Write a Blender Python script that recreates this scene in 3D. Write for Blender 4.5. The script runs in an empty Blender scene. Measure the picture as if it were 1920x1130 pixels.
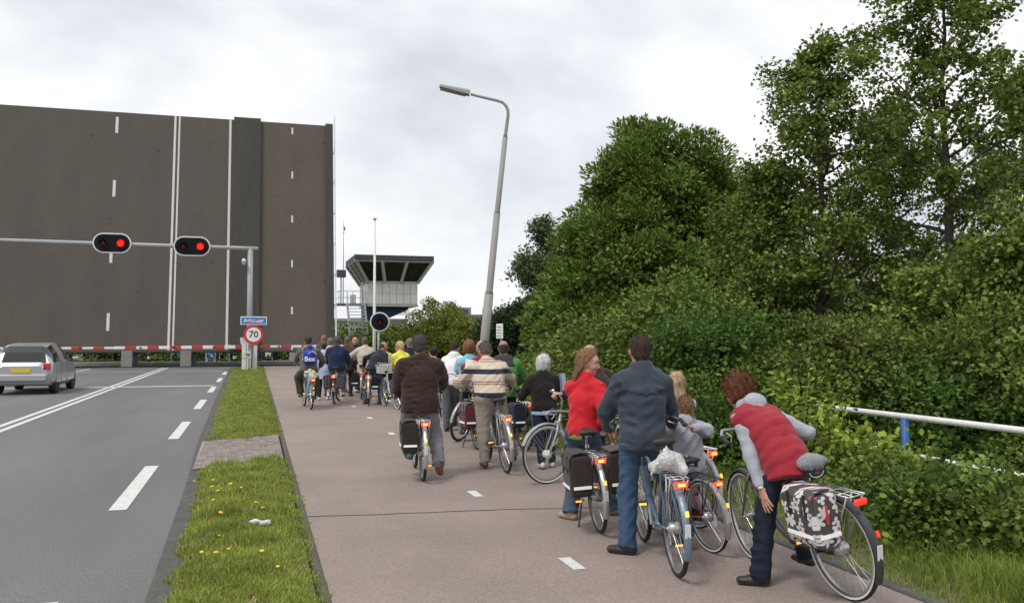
import bpy, math, random
import numpy as np
from mathutils import Vector, Matrix

random.seed(7); rng = np.random.default_rng(7)
SC = bpy.context.scene
COL = SC.collection
R = math.radians

# ------------------------------------------------------------------ camera
F = 1650.0; IW = 1920; CAMH = 1.75                 # focal length in pixels of a 1920 wide frame
YAW = math.atan(482 / F); PIT = math.atan(63 / F)  # world +Y is the direction of the road
cd = bpy.data.cameras.new('camera'); cam = bpy.data.objects.new('camera', cd); COL.objects.link(cam)
cd.sensor_width = 36; cd.lens = 36 * F / IW; cd.clip_end = 3000; cd.clip_start = 0.05
cam.location = (0, 0, CAMH); cam.rotation_euler = (R(90) + PIT, 0, -YAW)
SC.camera = cam

# ------------------------------------------------------------------ sky, sun, exposure
SUN_EL, SUN_AZ = 58, -125        # azimuth clockwise from +Y: behind the camera, to the left
wd = bpy.data.worlds.new('World'); SC.world = wd; wd.use_nodes = True
nt = wd.node_tree; nt.nodes.clear()
def wn(t, **k):
    n = nt.nodes.new(t)
    for a, b in k.items(): setattr(n, a, b)
    return n
out = wn('ShaderNodeOutputWorld'); bg = wn('ShaderNodeBackground'); bg.inputs['Strength'].default_value = 0.1
sky = wn('ShaderNodeTexSky', sky_type='NISHITA', sun_disc=False, sun_elevation=R(SUN_EL), sun_rotation=R(SUN_AZ))
sky.air_density = 1.0; sky.dust_density = 2.0
tc = wn('ShaderNodeTexCoord'); sep = wn('ShaderNodeSeparateXYZ')
mp = wn('ShaderNodeMapping'); mp.inputs['Scale'].default_value = (1.6, 1.6, 3.2); mp.inputs['Location'].default_value = (3.1, 0.75, 0.33)
n1 = wn('ShaderNodeTexNoise'); n1.inputs['Scale'].default_value = 1.7; n1.inputs['Detail'].default_value = 7; n1.inputs['Roughness'].default_value = 0.5
n1.inputs['Distortion'].default_value = 0.15
cr = wn('ShaderNodeValToRGB')
el = cr.color_ramp.elements
el[0].position = 0.36; el[0].color = (0.60, 0.625, 0.67, 1)
el[1].position = 0.64; el[1].color = (1.04, 1.04, 1.03, 1)
e = cr.color_ramp.elements.new(0.50); e.color = (0.80, 0.815, 0.845, 1)
sc_ = wn('ShaderNodeVectorMath', operation='SCALE'); sc_.inputs['Scale'].default_value = 10.2
mx = wn('ShaderNodeMix', data_type='RGBA'); mx.inputs['Factor'].default_value = 0.94
L = nt.links.new
L(tc.outputs['Generated'], mp.inputs['Vector']); L(mp.outputs[0], n1.inputs['Vector'])
L(n1.outputs['Fac'], cr.inputs[0]); L(cr.outputs[0], sc_.inputs[0])
L(sky.outputs[0], mx.inputs['A']); L(sc_.outputs[0], mx.inputs['B'])
L(mx.outputs['Result'], bg.inputs['Color']); L(bg.outputs[0], out.inputs['Surface'])
sd = bpy.data.lights.new('sun', 'SUN'); sd.energy = 1.5; sd.angle = R(13); sd.color = (1.0, 0.96, 0.9)
sun = bpy.data.objects.new('sun', sd); COL.objects.link(sun)
sun.rotation_euler = (R(90 - SUN_EL), 0, R(180 - SUN_AZ)); sun.location = (-20, -20, 40)
SC.view_settings.view_transform = 'Standard'; SC.view_settings.look = 'None'
SC.view_settings.exposure = 0.26; SC.view_settings.gamma = 1.0; SC.view_settings.use_curve_mapping = False
SC.cycles.max_bounces = 6; SC.cycles.transparent_max_bounces = 8
SC.cycles.use_denoising = True

# ------------------------------------------------------------------ survey helpers: photo pixel + distance -> point of the place
_fw = np.array([math.sin(YAW) * math.cos(PIT), math.cos(YAW) * math.cos(PIT), math.sin(PIT)])
_rt = np.array([math.cos(YAW), -math.sin(YAW), 0.0]); _up = np.cross(_rt, _fw)
_C = np.array([0, 0, CAMH])
def ray(px, py): return _fw + _rt * (px - 960) / F + _up * (565 - py) / F
def W(px, py, D): return _C + ray(px, py) * D
def gnd(px, py, z=0.0):
    d = ray(px, py); return _C + d * ((z - CAMH) / d[2])
def atY(px, py, Y):
    d = ray(px, py); return _C + d * (Y / d[1])
def col_at(px, D):
    p = W(px, 628, D); return float(p[0]), float(p[1])

# ------------------------------------------------------------------ materials
def lin(h):
    h = h.lstrip('#'); v = [int(h[i:i + 2], 16) / 255 for i in (0, 2, 4)]
    return tuple(x / 12.92 if x <= 0.04045 else ((x + 0.055) / 1.055) ** 2.4 for x in v)
_mats = {}
def mat(name, col, rough=0.6, metal=0.0, var=0.0, vscale=8.0, bump=0.0, bscale=40.0, stretch=(1, 1, 1), spec=0.5,
        island=0.0, trans=0.0, emit=None, estr=0.0, alpha=None, coat=0.0, sheen=0.0, detail=4.0, fine=None):
    if name in _mats: return _mats[name]
    if isinstance(col, str): col = lin(col)
    m = bpy.data.materials.new(name); m.use_nodes = True; _mats[name] = m
    t = m.node_tree; N = t.nodes; b = N['Principled BSDF']; K = t.links.new
    b.inputs['Base Color'].default_value = (*col, 1); b.inputs['Roughness'].default_value = rough
    b.inputs['Metallic'].default_value = metal; b.inputs['Specular IOR Level'].default_value = spec
    b.inputs['Coat Weight'].default_value = coat; b.inputs['Sheen Weight'].default_value = sheen
    if emit:
        b.inputs['Emission Color'].default_value = (*(lin(emit) if isinstance(emit, str) else emit), 1)
        b.inputs['Emission Strength'].default_value = estr
    src = None
    tcn = N.new('ShaderNodeTexCoord'); mpn = N.new('ShaderNodeMapping'); mpn.inputs['Scale'].default_value = stretch
    K(tcn.outputs['Object'], mpn.inputs[0])
    def noise(scale, det=detail, r=0.6):
        n = N.new('ShaderNodeTexNoise'); n.inputs['Scale'].default_value = scale; n.inputs['Detail'].default_value = det
        n.inputs['Roughness'].default_value = r; K(mpn.outputs[0], n.inputs['Vector']); return n
    def scale_by(src, fac, amt, a0=0.2):
        mr = N.new('ShaderNodeMapRange'); mr.inputs[1].default_value = a0 if fac.node.type == 'TEX_NOISE' else 0.0
        mr.inputs[2].default_value = 1 - a0 if fac.node.type == 'TEX_NOISE' else 1.0
        mr.inputs[3].default_value = 1 - amt; mr.inputs[4].default_value = 1 + amt; K(fac, mr.inputs[0])
        v = N.new('ShaderNodeVectorMath'); v.operation = 'SCALE'
        if src is None: v.inputs[0].default_value = col
        else: K(src, v.inputs[0])
        K(mr.outputs[0], v.inputs['Scale']); return v.outputs[0]
    if var: src = scale_by(src, noise(vscale).outputs['Fac'], var)
    if fine: src = scale_by(src, noise(fine[0], 2.0, 0.7).outputs['Fac'], fine[1], 0.33)
    if island:
        g = N.new('ShaderNodeNewGeometry'); src = scale_by(src, g.outputs['Random Per Island'], island)
    if src is not None: K(src, b.inputs['Base Color'])
    if bump:
        bn = N.new('ShaderNodeBump'); bn.inputs['Strength'].default_value = bump; bn.inputs['Distance'].default_value = 0.02
        K(noise(bscale, 3.0).outputs['Fac'], bn.inputs['Height']); K(bn.outputs[0], b.inputs['Normal'])
    if trans:
        tb = N.new('ShaderNodeBsdfTranslucent'); ms = N.new('ShaderNodeMixShader'); ms.inputs[0].default_value = trans
        tb.inputs['Color'].default_value = (*[min(1, c * 1.3) for c in col], 1)
        if src is not None: K(src, tb.inputs['Color'])
        o = N['Material Output']; K(b.outputs[0], ms.inputs[1]); K(tb.outputs[0], ms.inputs[2]); K(ms.outputs[0], o.inputs['Surface'])
    if alpha is not None: b.inputs['Alpha'].default_value = alpha
    return m

# ------------------------------------------------------------------ mesh helpers
def tag(o, label=None, cat=None, group=None, kind=None):
    if label: o['label'] = label
    if cat: o['category'] = cat
    if group: o['group'] = group
    if kind: o['kind'] = kind
    return o
def empty(name, loc=(0, 0, 0), rz=0.0, label=None, cat=None, group=None):
    o = bpy.data.objects.new(name, None); COL.objects.link(o); o.location = loc; o.rotation_euler = (0, 0, rz)
    o.empty_display_size = 0.1
    return tag(o, label, cat, group)
def link(name, me, parent=None, mats=None):
    o = bpy.data.objects.new(name, me); COL.objects.link(o)
    if parent is not None: o.parent = parent
    if mats is not None:
        for m in (mats if isinstance(mats, (list, tuple)) else [mats]): me.materials.append(m)
    return o
def relink(name, me, parent, m, mtx=None):     # shared mesh, material on the object
    o = bpy.data.objects.new(name, me); COL.objects.link(o); o.parent = parent
    if not me.materials: me.materials.append(None)
    o.material_slots[0].link = 'OBJECT'; o.material_slots[0].material = m
    if mtx is not None: o.matrix_local = mtx
    return o
def np_mesh(name, V, Fc, smooth=False, mi=None):
    """V (n,3), Fc (m,k) same-size faces"""
    me = bpy.data.meshes.new(name); V = np.asarray(V, np.float32); Fc = np.asarray(Fc, np.int32)
    me.vertices.add(len(V)); me.vertices.foreach_set('co', V.ravel())
    m, k = Fc.shape
    me.loops.add(m * k); me.loops.foreach_set('vertex_index', Fc.ravel())
    me.polygons.add(m); me.polygons.foreach_set('loop_start', np.arange(0, m * k, k, dtype=np.int32))
    me.polygons.foreach_set('loop_total', np.full(m, k, np.int32))
    if mi is not None: me.polygons.foreach_set('material_index', np.asarray(mi, np.int32))
    if smooth: me.polygons.foreach_set('use_smooth', np.ones(m, bool))
    me.update(calc_edges=True)
    return me
class MB:
    def __init__(s): s.v = []; s.f = []; s.m = []
    def face(s, pts, mi=0):
        b = len(s.v); s.v += [tuple(map(float, p)) for p in pts]; s.f.append(tuple(range(b, b + len(pts)))); s.m.append(mi); return s
    def box(s, c, d, rot=None, mi=0, bev=0.0):
        x, y, z = [v / 2 for v in d]
        if bev > 0:
            bev = min(bev, x * .9, y * .9, z * .9); P = []
            for sx in (-1, 1):
                for sy in (-1, 1):
                    for sz in (-1, 1):
                        P += [(sx * (x - bev), sy * (y - bev), sz * z), (sx * (x - bev), sy * y, sz * (z - bev)), (sx * x, sy * (y - bev), sz * (z - bev))]
            ix = lambda a, b_, c_, k: (((a > 0) * 2 + (b_ > 0)) * 2 + (c_ > 0)) * 3 + k
            Q = []
            for q in (-1, 1):
                Q.append([ix(-1, -1, q, 0), ix(1, -1, q, 0), ix(1, 1, q, 0), ix(-1, 1, q, 0)][::q])
                Q.append([ix(-1, q, -1, 1), ix(1, q, -1, 1), ix(1, q, 1, 1), ix(-1, q, 1, 1)][::-q])
                Q.append([ix(q, -1, -1, 2), ix(q, 1, -1, 2), ix(q, 1, 1, 2), ix(q, -1, 1, 2)][::q])
                for w in (-1, 1):
                    Q.append([ix(-1, q, w, 0), ix(1, q, w, 0), ix(1, q, w, 1), ix(-1, q, w, 1)][::q * w])
                    Q.append([ix(q, -1, w, 0), ix(q, -1, w, 2), ix(q, 1, w, 2), ix(q, 1, w, 0)][::q * w])
                    Q.append([ix(q, w, -1, 1), ix(q, w, -1, 2), ix(q, w, 1, 2), ix(q, w, 1, 1)][::-q * w])
                    for u in (-1, 1): Q.append([ix(q, w, u, 0), ix(q, w, u, 1), ix(q, w, u, 2)][::q * w * u])
        else:
            P = [(-x, -y, -z), (x, -y, -z), (x, y, -z), (-x, y, -z), (-x, -y, z), (x, -y, z), (x, y, z), (-x, y, z)]
            Q = [(0, 3, 2, 1), (4, 5, 6, 7), (0, 1, 5, 4), (1, 2, 6, 5), (2, 3, 7, 6), (3, 0, 4, 7)]
        b = len(s.v); c = Vector(c)
        for p in P:
            p = Vector(p); p = (rot @ p if rot is not None else p) + c; s.v.append(tuple(p))
        for q in Q: s.f.append(tuple(b + i for i in q)); s.m.append(mi)
        return s
    def tube(s, pts, r, n=8, mi=0, cap=True, closed=False, sx=1.0):
        P = [Vector(p) for p in pts]; k = len(P); rs = r if isinstance(r, (list, tuple)) else [r] * k
        T = []
        for i in range(k):
            if closed: a, c = P[i - 1], P[(i + 1) % k]
            else: a, c = P[max(i - 1, 0)], P[min(i + 1, k - 1)]
            T.append((c - a).normalized())
        ref = Vector((0, 0, 1)) if abs(T[0].z) < 0.9 else Vector((0, 1, 0))
        u = T[0].cross(ref).normalized(); b = len(s.v)
        for i in range(k):
            u = (u - T[i] * u.dot(T[i])).normalized(); w = T[i].cross(u)
            for j in range(n):
                a = 2 * math.pi * j / n; s.v.append(tuple(P[i] + u * (math.cos(a) * rs[i] * sx) + w * (math.sin(a) * rs[i])))
        for i in range(k if closed else k - 1):
            i2 = (i + 1) % k
            for j in range(n):
                j2 = (j + 1) % n; s.f.append((b + i * n + j, b + i * n + j2, b + i2 * n + j2, b + i2 * n + j)); s.m.append(mi)
        if cap and not closed:
            s.f.append(tuple(b + j for j in range(n))[::-1]); s.f.append(tuple(b + (k - 1) * n + j for j in range(n))); s.m += [mi, mi]
        return s
    def lathe(s, prof, axis='Z', n=16, c=(0, 0, 0), mi=0, cap=True):
        """prof: (radius, height) pairs"""
        b = len(s.v); c = Vector(c)
        for r, h in prof:
            for j in range(n):
                a = 2 * math.pi * j / n; x, y = math.cos(a) * r, math.sin(a) * r
                p = {'Z': (x, y, h), 'Y': (x, h, y), 'X': (h, x, y)}[axis]; s.v.append(tuple(Vector(p) + c))
        for i in range(len(prof) - 1):
            for j in range(n):
                j2 = (j + 1) % n; q = (b + i * n + j, b + i * n + j2, b + (i + 1) * n + j2, b + (i + 1) * n + j)
                s.f.append(q if axis != 'Y' else q[::-1]); s.m.append(mi)
        for i in (0, len(prof) - 1):
            if cap and prof[i][0] > 1e-5: s.f.append(tuple(b + i * n + j for j in range(n))); s.m.append(mi)
        return s
    def prism(s, poly, h0, h1, axis='Z', mi=0):
        """poly 2-D outline (counter-clockwise), extruded along axis"""
        b = len(s.v); n = len(poly)
        for h in (h0, h1):
            for x, y in poly: s.v.append({'Z': (x, y, h), 'Y': (x, h, y), 'X': (h, x, y)}[axis])
        s.f.append(tuple(b + i for i in range(n))[::-1]); s.f.append(tuple(b + n + i for i in range(n))); s.m += [mi, mi]
        for i in range(n):
            j = (i + 1) % n; s.f.append((b + i, b + j, b + n + j, b + n + i)); s.m.append(mi)
        return s
    def mesh(s, name, smooth=False):
        me = bpy.data.meshes.new(name); me.from_pydata(s.v, [], s.f)
        me.polygons.foreach_set('material_index', s.m)
        if smooth: me.polygons.foreach_set('use_smooth', [True] * len(s.f))
        me.update(); return me
    def build(s, name, mats, parent=None, smooth=False, loc=None):
        o = link(name, s.mesh(name, smooth), parent, mats)
        if loc is not None: o.location = loc
        return o
def text_mesh(body, size, depth=0.002, bold=0.0):
    cu = bpy.data.curves.new('lettering', 'FONT'); cu.body = body; cu.size = size; cu.extrude = depth; cu.offset = bold
    cu.align_x = 'CENTER'; cu.align_y = 'CENTER'; cu.resolution_u = 3
    o = bpy.data.objects.new('lettering', cu); COL.objects.link(o)
    dg = bpy.context.evaluated_depsgraph_get(); me = bpy.data.meshes.new_from_object(o.evaluated_get(dg))
    bpy.data.objects.remove(o); bpy.data.curves.remove(cu); me.name = 'lettering'; me.materials.clear(); return me
def lettering(body, size, m, parent, loc, bold=0.0, rot=(R(90), 0, 0), sx=1.0, depth=0.002):
    me = text_mesh(body, size, depth, bold); o = link('lettering', me, parent, m); o.location = loc; o.rotation_euler = rot; o.scale = (sx, 1, 1)
    return o
# ------------------------------------------------------------------ soft solids: signed distances on a grid, surface nets
def nrm(v): v = np.asarray(v, float); return v / (np.linalg.norm(v) + 1e-9)
class Grid:
    def __init__(s, lo, hi, h):
        s.lo = np.array(lo, float); s.h = h; s.n = np.ceil((np.array(hi) - s.lo) / h).astype(int) + 1
        s.f = np.ones(s.n, np.float32)
    def pts(s, sl):
        ax = [(s.lo[i] + s.h * np.arange(sl[i].start, sl[i].stop)).astype(np.float32) for i in range(3)]
        return np.stack(np.meshgrid(*ax, indexing='ij'), -1)
    def sl(s, lo, hi, pad):
        a = np.clip(np.floor((np.array(lo) - pad - s.lo) / s.h).astype(int), 0, s.n); b = np.clip(np.ceil((np.array(hi) + pad - s.lo) / s.h).astype(int) + 1, 0, s.n)
        return tuple(slice(int(a[i]), int(max(b[i], a[i]))) for i in range(3))
    def add(s, fn, lo, hi, k=0.02):
        q = s.sl(lo, hi, k + 3 * s.h)
        if any(x.stop <= x.start for x in q): return
        d = fn(s.pts(q)); b = s.f[q]; t = np.clip(0.5 + 0.5 * (b - d) / k, 0, 1)
        s.f[q] = b * (1 - t) + d * t - k * t * (1 - t)
    def sub(s, fn, lo, hi, k=0.01):
        q = s.sl(lo, hi, k + 3 * s.h)
        if any(x.stop <= x.start for x in q): return
        d = -fn(s.pts(q)); b = s.f[q]; t = np.clip(0.5 - 0.5 * (b - d) / k, 0, 1)
        s.f[q] = b * (1 - t) + d * t + k * t * (1 - t)
    def seg(s, a, b, ra, rb, k=0.02, flat=False):
        a, b = np.asarray(a, float), np.asarray(b, float); r = max(ra, rb)
        s.add(lambda P: d_seg(P, a, b, ra, rb, flat), np.minimum(a, b) - r, np.maximum(a, b) + r, k)
    def eseg(s, a, b, A, B, right, k=0.03):
        a, b = np.asarray(a, float), np.asarray(b, float); r = max(*A, *B)
        s.add(lambda P: d_eseg(P, a, b, A, B, right), np.minimum(a, b) - r, np.maximum(a, b) + r, k)
    def ell(s, c, r, k=0.02, rot=None):
        c = np.asarray(c, float); m = max(r); s.add(lambda P: d_ell(P, c, r, rot), c - m, c + m, k)
    def all(s, fn):
        q = tuple(slice(0, int(x)) for x in s.n); s.f = fn(s.pts(q), s.f).astype(np.float32)
    def net(s): return surfnet(s.f, s.lo, s.h)
def d_seg(P, a, b, ra, rb, flat):
    a = a.astype(np.float32); ab = (b - a).astype(np.float32); L = float(np.linalg.norm(ab)) + 1e-9
    t = ((P - a) @ ab) / (L * L)
    if flat:
        tc_ = np.clip(t, -.5, 1.5); rad = np.linalg.norm(P - a - tc_[..., None] * ab, axis=-1)
        return np.maximum(rad - (ra + (rb - ra) * np.clip(t, 0, 1)), (np.abs(t - .5) - .5) * L)
    t = np.clip(t, 0, 1); return np.linalg.norm(P - a - t[..., None] * ab, axis=-1) - (ra + (rb - ra) * t)
def d_eseg(P, a, b, A, B, right):
    ax = b - a; L = np.linalg.norm(ax) + 1e-9; ax = ax / L; r = nrm(np.asarray(right) - ax * np.dot(right, ax)); f = np.cross(ax, r)
    q = P - a.astype(np.float32); e = q @ ax.astype(np.float32); t = np.clip(e / L, 0, 1); e = e - t * L
    u = q @ r.astype(np.float32); v = q @ f.astype(np.float32)
    rx = A[0] + (B[0] - A[0]) * t; ry = A[1] + (B[1] - A[1]) * t; rz = np.minimum(rx, ry)
    return (np.sqrt((u / rx) ** 2 + (v / ry) ** 2 + (e / rz) ** 2) - 1) * rz
def d_ell(P, c, r, rot=None):
    q = P - c.astype(np.float32)
    if rot is not None: q = q @ np.asarray(rot, np.float32)
    return (np.sqrt(((q / np.asarray(r, np.float32)) ** 2).sum(-1)) - 1) * min(r)
_nz = np.random.default_rng(3)
_WK = _nz.normal(size=(10, 3)); _WP = _nz.uniform(0, 6.28, 10)
def wav(P, freq, n=6, stretch=(1, 1, 1), off=0.0):
    o = 0
    for i in range(n): o = o + np.sin((P * np.asarray(stretch, np.float32)) @ (_WK[i] * freq * (0.7 + 0.22 * i)).astype(np.float32) + _WP[i] + off) / (1 + .35 * i)
    return o / 2.2
def surfnet(f, lo, h):
    ins = f < 0; n = np.array(f.shape)
    c = np.zeros(n - 1, np.int8)
    for i in (0, 1):
        for j in (0, 1):
            for k in (0, 1): c += ins[i:n[0] - 1 + i, j:n[1] - 1 + j, k:n[2] - 1 + k]
    idx = np.argwhere((c > 0) & (c < 8)); vid = np.full(n - 1, -1, np.int64); vid[tuple(idx.T)] = np.arange(len(idx))
    acc = np.zeros((len(idx), 3)); cnt = np.zeros(len(idx))
    cor = [(i, j, k) for i in (0, 1) for j in (0, 1) for k in (0, 1)]
    for a in cor:
        for ax in range(3):
            if a[ax]: continue
            b = list(a); b[ax] = 1
            fa = f[tuple((idx + a).T)]; fb = f[tuple((idx + b).T)]; m = (fa < 0) != (fb < 0)
            t = np.where(m, fa / np.where(m, fa - fb, 1), 0); p = np.array(a, float) + t[:, None] * (np.array(b) - np.array(a))
            acc += np.where(m[:, None], p, 0); cnt += m
    V = lo + h * (idx + acc / np.maximum(cnt, 1)[:, None])
    Q = []
    for ax in range(3):
        o1, o2 = (ax + 1) % 3, (ax + 2) % 3
        s0 = [slice(None)] * 3; s1 = [slice(None)] * 3; s0[ax] = slice(0, n[ax] - 1); s1[ax] = slice(1, n[ax])
        A, B = ins[tuple(s0)], ins[tuple(s1)]; e = np.argwhere(A != B)
        e = e[(e[:, o1] > 0) & (e[:, o2] > 0) & (e[:, o1] < n[o1] - 1) & (e[:, o2] < n[o2] - 1)]
        if not len(e): continue
        u = np.zeros(3, int); u[o1] = 1; w = np.zeros(3, int); w[o2] = 1
        q = np.stack([vid[tuple((e - u - w).T)], vid[tuple((e - w).T)], vid[tuple(e.T)], vid[tuple((e - u).T)]], 1)
        flip = ~A[tuple(e.T)]; q[flip] = q[flip][:, ::-1]; Q.append(q)
    Q = np.concatenate(Q) if Q else np.zeros((0, 4), int)
    return V, Q[(Q >= 0).all(1)]
# ================================================================== SETTING
m_asph = mat('road asphalt', (0.145, 0.139, 0.138), 0.85, var=0.24, vscale=0.7, bump=0.25, bscale=160, stretch=(1, 0.18, 1), fine=(90, 0.22))
m_path = mat('reddish cycle path asphalt', (0.266, 0.216, 0.190), 0.88, var=0.22, vscale=0.5, bump=0.35, bscale=120, fine=(60, 0.22))
m_ground = mat('grass covered ground', (0.062, 0.085, 0.022), 0.95, var=0.4, vscale=1.5, bump=0.5, bscale=30)
m_soil = mat('soil under the grass', (0.13, 0.12, 0.055), 0.95, var=0.45, vscale=6, bump=0.5, bscale=60)
m_kerb = mat('weathered concrete kerb', (0.085, 0.080, 0.070), 0.9, var=0.3, vscale=5, bump=0.3, bscale=60, fine=(50, .25))
m_paint = mat('white road paint', (0.62, 0.61, 0.59), 0.7, var=0.14, vscale=9, fine=(60, 0.2))
m_brick = mat('dusty red paver', (0.24, 0.20, 0.18), 0.9, var=0.25, vscale=12, bump=0.3, bscale=60, fine=(60, .2))
m_sand = mat('pale joint sand', (0.29, 0.25, 0.22), 0.95, var=0.3, vscale=10)
m_dark = mat('black joint', (0.02, 0.02, 0.02), 0.9)
m_water = mat('canal water', (0.03, 0.04, 0.035), 0.08, bump=0.15, bscale=3)
m_conc = mat('pale concrete', (0.42, 0.41, 0.38), 0.85, var=0.2, vscale=2, fine=(30, .1))

def sheet(name, x0, x1, y0, y1, z, m, parent=None, kind='structure'):
    o = MB().face([(x0, y0, z), (x1, y0, z), (x1, y1, z), (x0, y1, z)]).build(name, m, parent)
    if parent is None: tag(o, kind=kind)
    return o
g = MB()
prof = [(-120, -.035), (51.9, -.035), (51.9, -2.2), (56.9, -2.2), (56.9, -.035), (2200, -.035)]
for (a, za), (b, zb) in zip(prof[:-1], prof[1:]): g.face([(-900, a, za), (900, a, za), (900, b, zb), (-900, b, zb)])
tag(g.build('ground', m_ground), kind='structure')
sheet('canal_water', -900, 900, 51.9, 56.9, -1.2, m_water)
road = sheet('road', -14.5, -0.60, -15, 51.1, 0.0, m_asph)
sheet('far_road', -14.5, -0.6, 57.2, 59.4, 0.0, m_asph)
path = sheet('cycle_path', 0.5, 4.22, -15, 51.1, 0.006, m_path)
sheet('far_cycle_path', 0.5, 4.22, 57.2, 64, 0.006, m_path)
edge_pts = [(-8, -0.60), (5, -0.62), (11, -0.72), (15, -0.84), (25, -0.98), (49, -1.22)]
def verge_left(y): return float(np.interp(y, [p[0] for p in edge_pts], [p[1] for p in edge_pts]))
# kerb bands along the verge
k = MB()
ys = list(np.linspace(-8, 49.5, 60))
for a, b in zip(ys[:-1], ys[1:]):
    la, lb = verge_left(a), verge_left(b)
    k.face([(la - .03, a, .008), (la + .13, a, .014), (lb + .13, b, .014), (lb - .03, b, .008)])
tag(k.build('kerb', m_kerb), kind='structure')
k2 = MB(); k2.box((0.47, 20.5, 0.002), (0.07, 57, 0.03), bev=0.012); tag(k2.build('path_edging', m_kerb), kind='structure')
k3 = MB(); k3.box((4.27, 20.5, 0.0), (0.10, 57, 0.05), bev=0.012); tag(k3.build('path_border', m_kerb), kind='structure')
# raised verge soil between road and path
v = MB()
def verge_rows(y0, y1, name):
    v = MB(); n = 116; yy = np.linspace(y0, y1, n)
    for a, b in zip(yy[:-1], yy[1:]):
        xa = [verge_left(a) + .12, verge_left(a) + .35, -0.05, 0.25, 0.41]; xb = [verge_left(b) + .12, verge_left(b) + .35, -0.05, 0.25, 0.41]
        z = [0.012, .04, .05, .045, .02]
        lo_ = lambda x_, y_: .35 if 12.0 + (x_ + .75) * .6 < y_ < 15.3 + (x_ + .8) * .62 else 1.0
        for i in range(4): v.face([(xa[i], a, z[i] * lo_(xa[i], a)), (xa[i + 1], a, z[i + 1] * lo_(xa[i + 1], a)), (xb[i + 1], b, z[i + 1] * lo_(xb[i + 1], b)), (xb[i], b, z[i] * lo_(xb[i], b))])
    return tag(v.build(name, m_soil), kind='structure')
verge_rows(-8, 49.4, 'verge')
# right hand verge
v = MB(); xs = [4.32, 4.7, 5.3, 6.2, 8.5]; zs = [0.0, .03, .06, .05, -.03]
for i in range(4): v.face([(xs[i], -8, zs[i]), (xs[i + 1], -8, zs[i + 1]), (xs[i + 1], 50, zs[i + 1]), (xs[i], 50, zs[i])])
tag(v.build('roadside_verge', m_soil), kind='structure')

# markings, each a part of the surface it is painted on
def mark(name, x0, x1, y0, y1, z, parent, skew=0.0):
    o = MB().face([(x0, y0, z), (x1, y0, z), (x1, y1 + skew, z), (x0, y1 + skew, z)]).build(name, m_paint, parent); return o
for i in range(-2, 8):
    y = 9.62 + 6.28 * i
    if y + 3.1 < 49: mark('lane_dash', -1.385, -1.215, y, y + 3.1, .005, road)
mark('double_line', -4.74, -4.61, -10, 50.3, .005, road); mark('double_line', -4.50, -4.37, -10, 50.3, .005, road)
mark('stop_line', -8.0, -1.32, 31.95, 32.35, .009, road)
mark('cross_line', -14, -1.5, 44.7, 44.95, .009, road); mark('cross_line', -8.6, -1.5, 46.6, 46.85, .009, road)
mark('lane_line', -8.25, -8.1, 33, 50, .005, road)
mark('cross_line', 0.6, 4.0, 44.6, 44.8, .011, path); mark('cross_line', 0.6, 4.0, 46.4, 46.6, .011, path)
for i in range(-3, 12):
    y = 6.22 + 3.08 * i
    if y < 43: mark('centre_dash', 2.295, 2.395, y, y + .36, .010, path)
o = MB(); xx = np.linspace(0.5, 4.22, 30); jit = np.cumsum(rng.normal(0, .012, 30))
for i in range(29): o.face([(xx[i], 8.73 - .11 * i / 29 * 3 + jit[i], .0095), (xx[i + 1], 8.73 - .11 * (i + 1) / 29 * 3 + jit[i + 1], .0095), (xx[i + 1], 8.748 - .11 * (i + 1) / 29 * 3 + jit[i + 1], .0095), (xx[i], 8.748 - .11 * i / 29 * 3 + jit[i], .0095)])
o.build('surface_joint', m_dark, path)

# brick paver patch crossing the verge: every paver its own piece
pv = MB().face([(-.75, 12.1, .025), (.405, 12.8, .025), (.405, 15.95, .025), (-.80, 15.2, .025)]).build('brick_crossing', m_sand)
tag(pv, kind='structure')
bm_ = MB().box((0, 0, 0), (.098, .2, .05), bev=.006).mesh('brick')
cols = [mat('paver %d' % i, tuple(c * f for c, f in zip((0.228, 0.186, 0.168), (s_, s_, s_ * 1.02))), 0.9, var=0.2, vscale=14, fine=(70, .25)) for i, s_ in enumerate((.85, .95, 1.05, 1.15))]
for i in range(11):
    for j in range(19):
        x = -.70 + i * .105; y = 12.05 + j * .21 + (i % 2) * .105 + .6 * (x + .7)
        lo = 12.1 + (x + .75) * .6; hi = 15.2 + (x + .8) * .62
        if y - .1 < lo or y + .1 > hi or x > .37: continue
        b = relink('brick', bm_, pv, random.choice(cols)); b.location = (x, y, .006 + random.uniform(-.003, .003)); b.rotation_euler = (random.uniform(-.015, .015), random.uniform(-.02, .02), random.uniform(-.03, .03))

# ------------------------------------------------------------------ grass (uncountable)
def grass_mesh(X, Y, Z, Hh, Wd, lean=0.5):
    n = len(X); a = rng.uniform(0, 2 * np.pi, n); dx, dy = np.cos(a), np.sin(a)
    b = rng.uniform(0, 2 * np.pi, n); ln = rng.uniform(0, lean, n) * Hh; lx, ly = np.cos(b) * ln, np.sin(b) * ln
    V = np.zeros((n, 5, 3), np.float32); p = np.stack([X, Y, Z], 1)
    s = np.stack([dx * Wd, dy * Wd, np.zeros(n)], 1); mid = p + np.stack([lx * .3, ly * .3, Hh * .55], 1); tip = p + np.stack([lx, ly, Hh * (1 - .25 * (ln / np.maximum(Hh, 1e-3)))], 1)
    V[:, 0] = p - s; V[:, 1] = p + s; V[:, 2] = mid + s * .75; V[:, 3] = mid - s * .75; V[:, 4] = tip
    base = np.arange(n)[:, None] * 5
    Fc = np.concatenate([base + [0, 1, 2], base + [0, 2, 3], base + [3, 2, 4]], 1).reshape(-1, 3)
    return V.reshape(-1, 3), Fc
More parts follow.
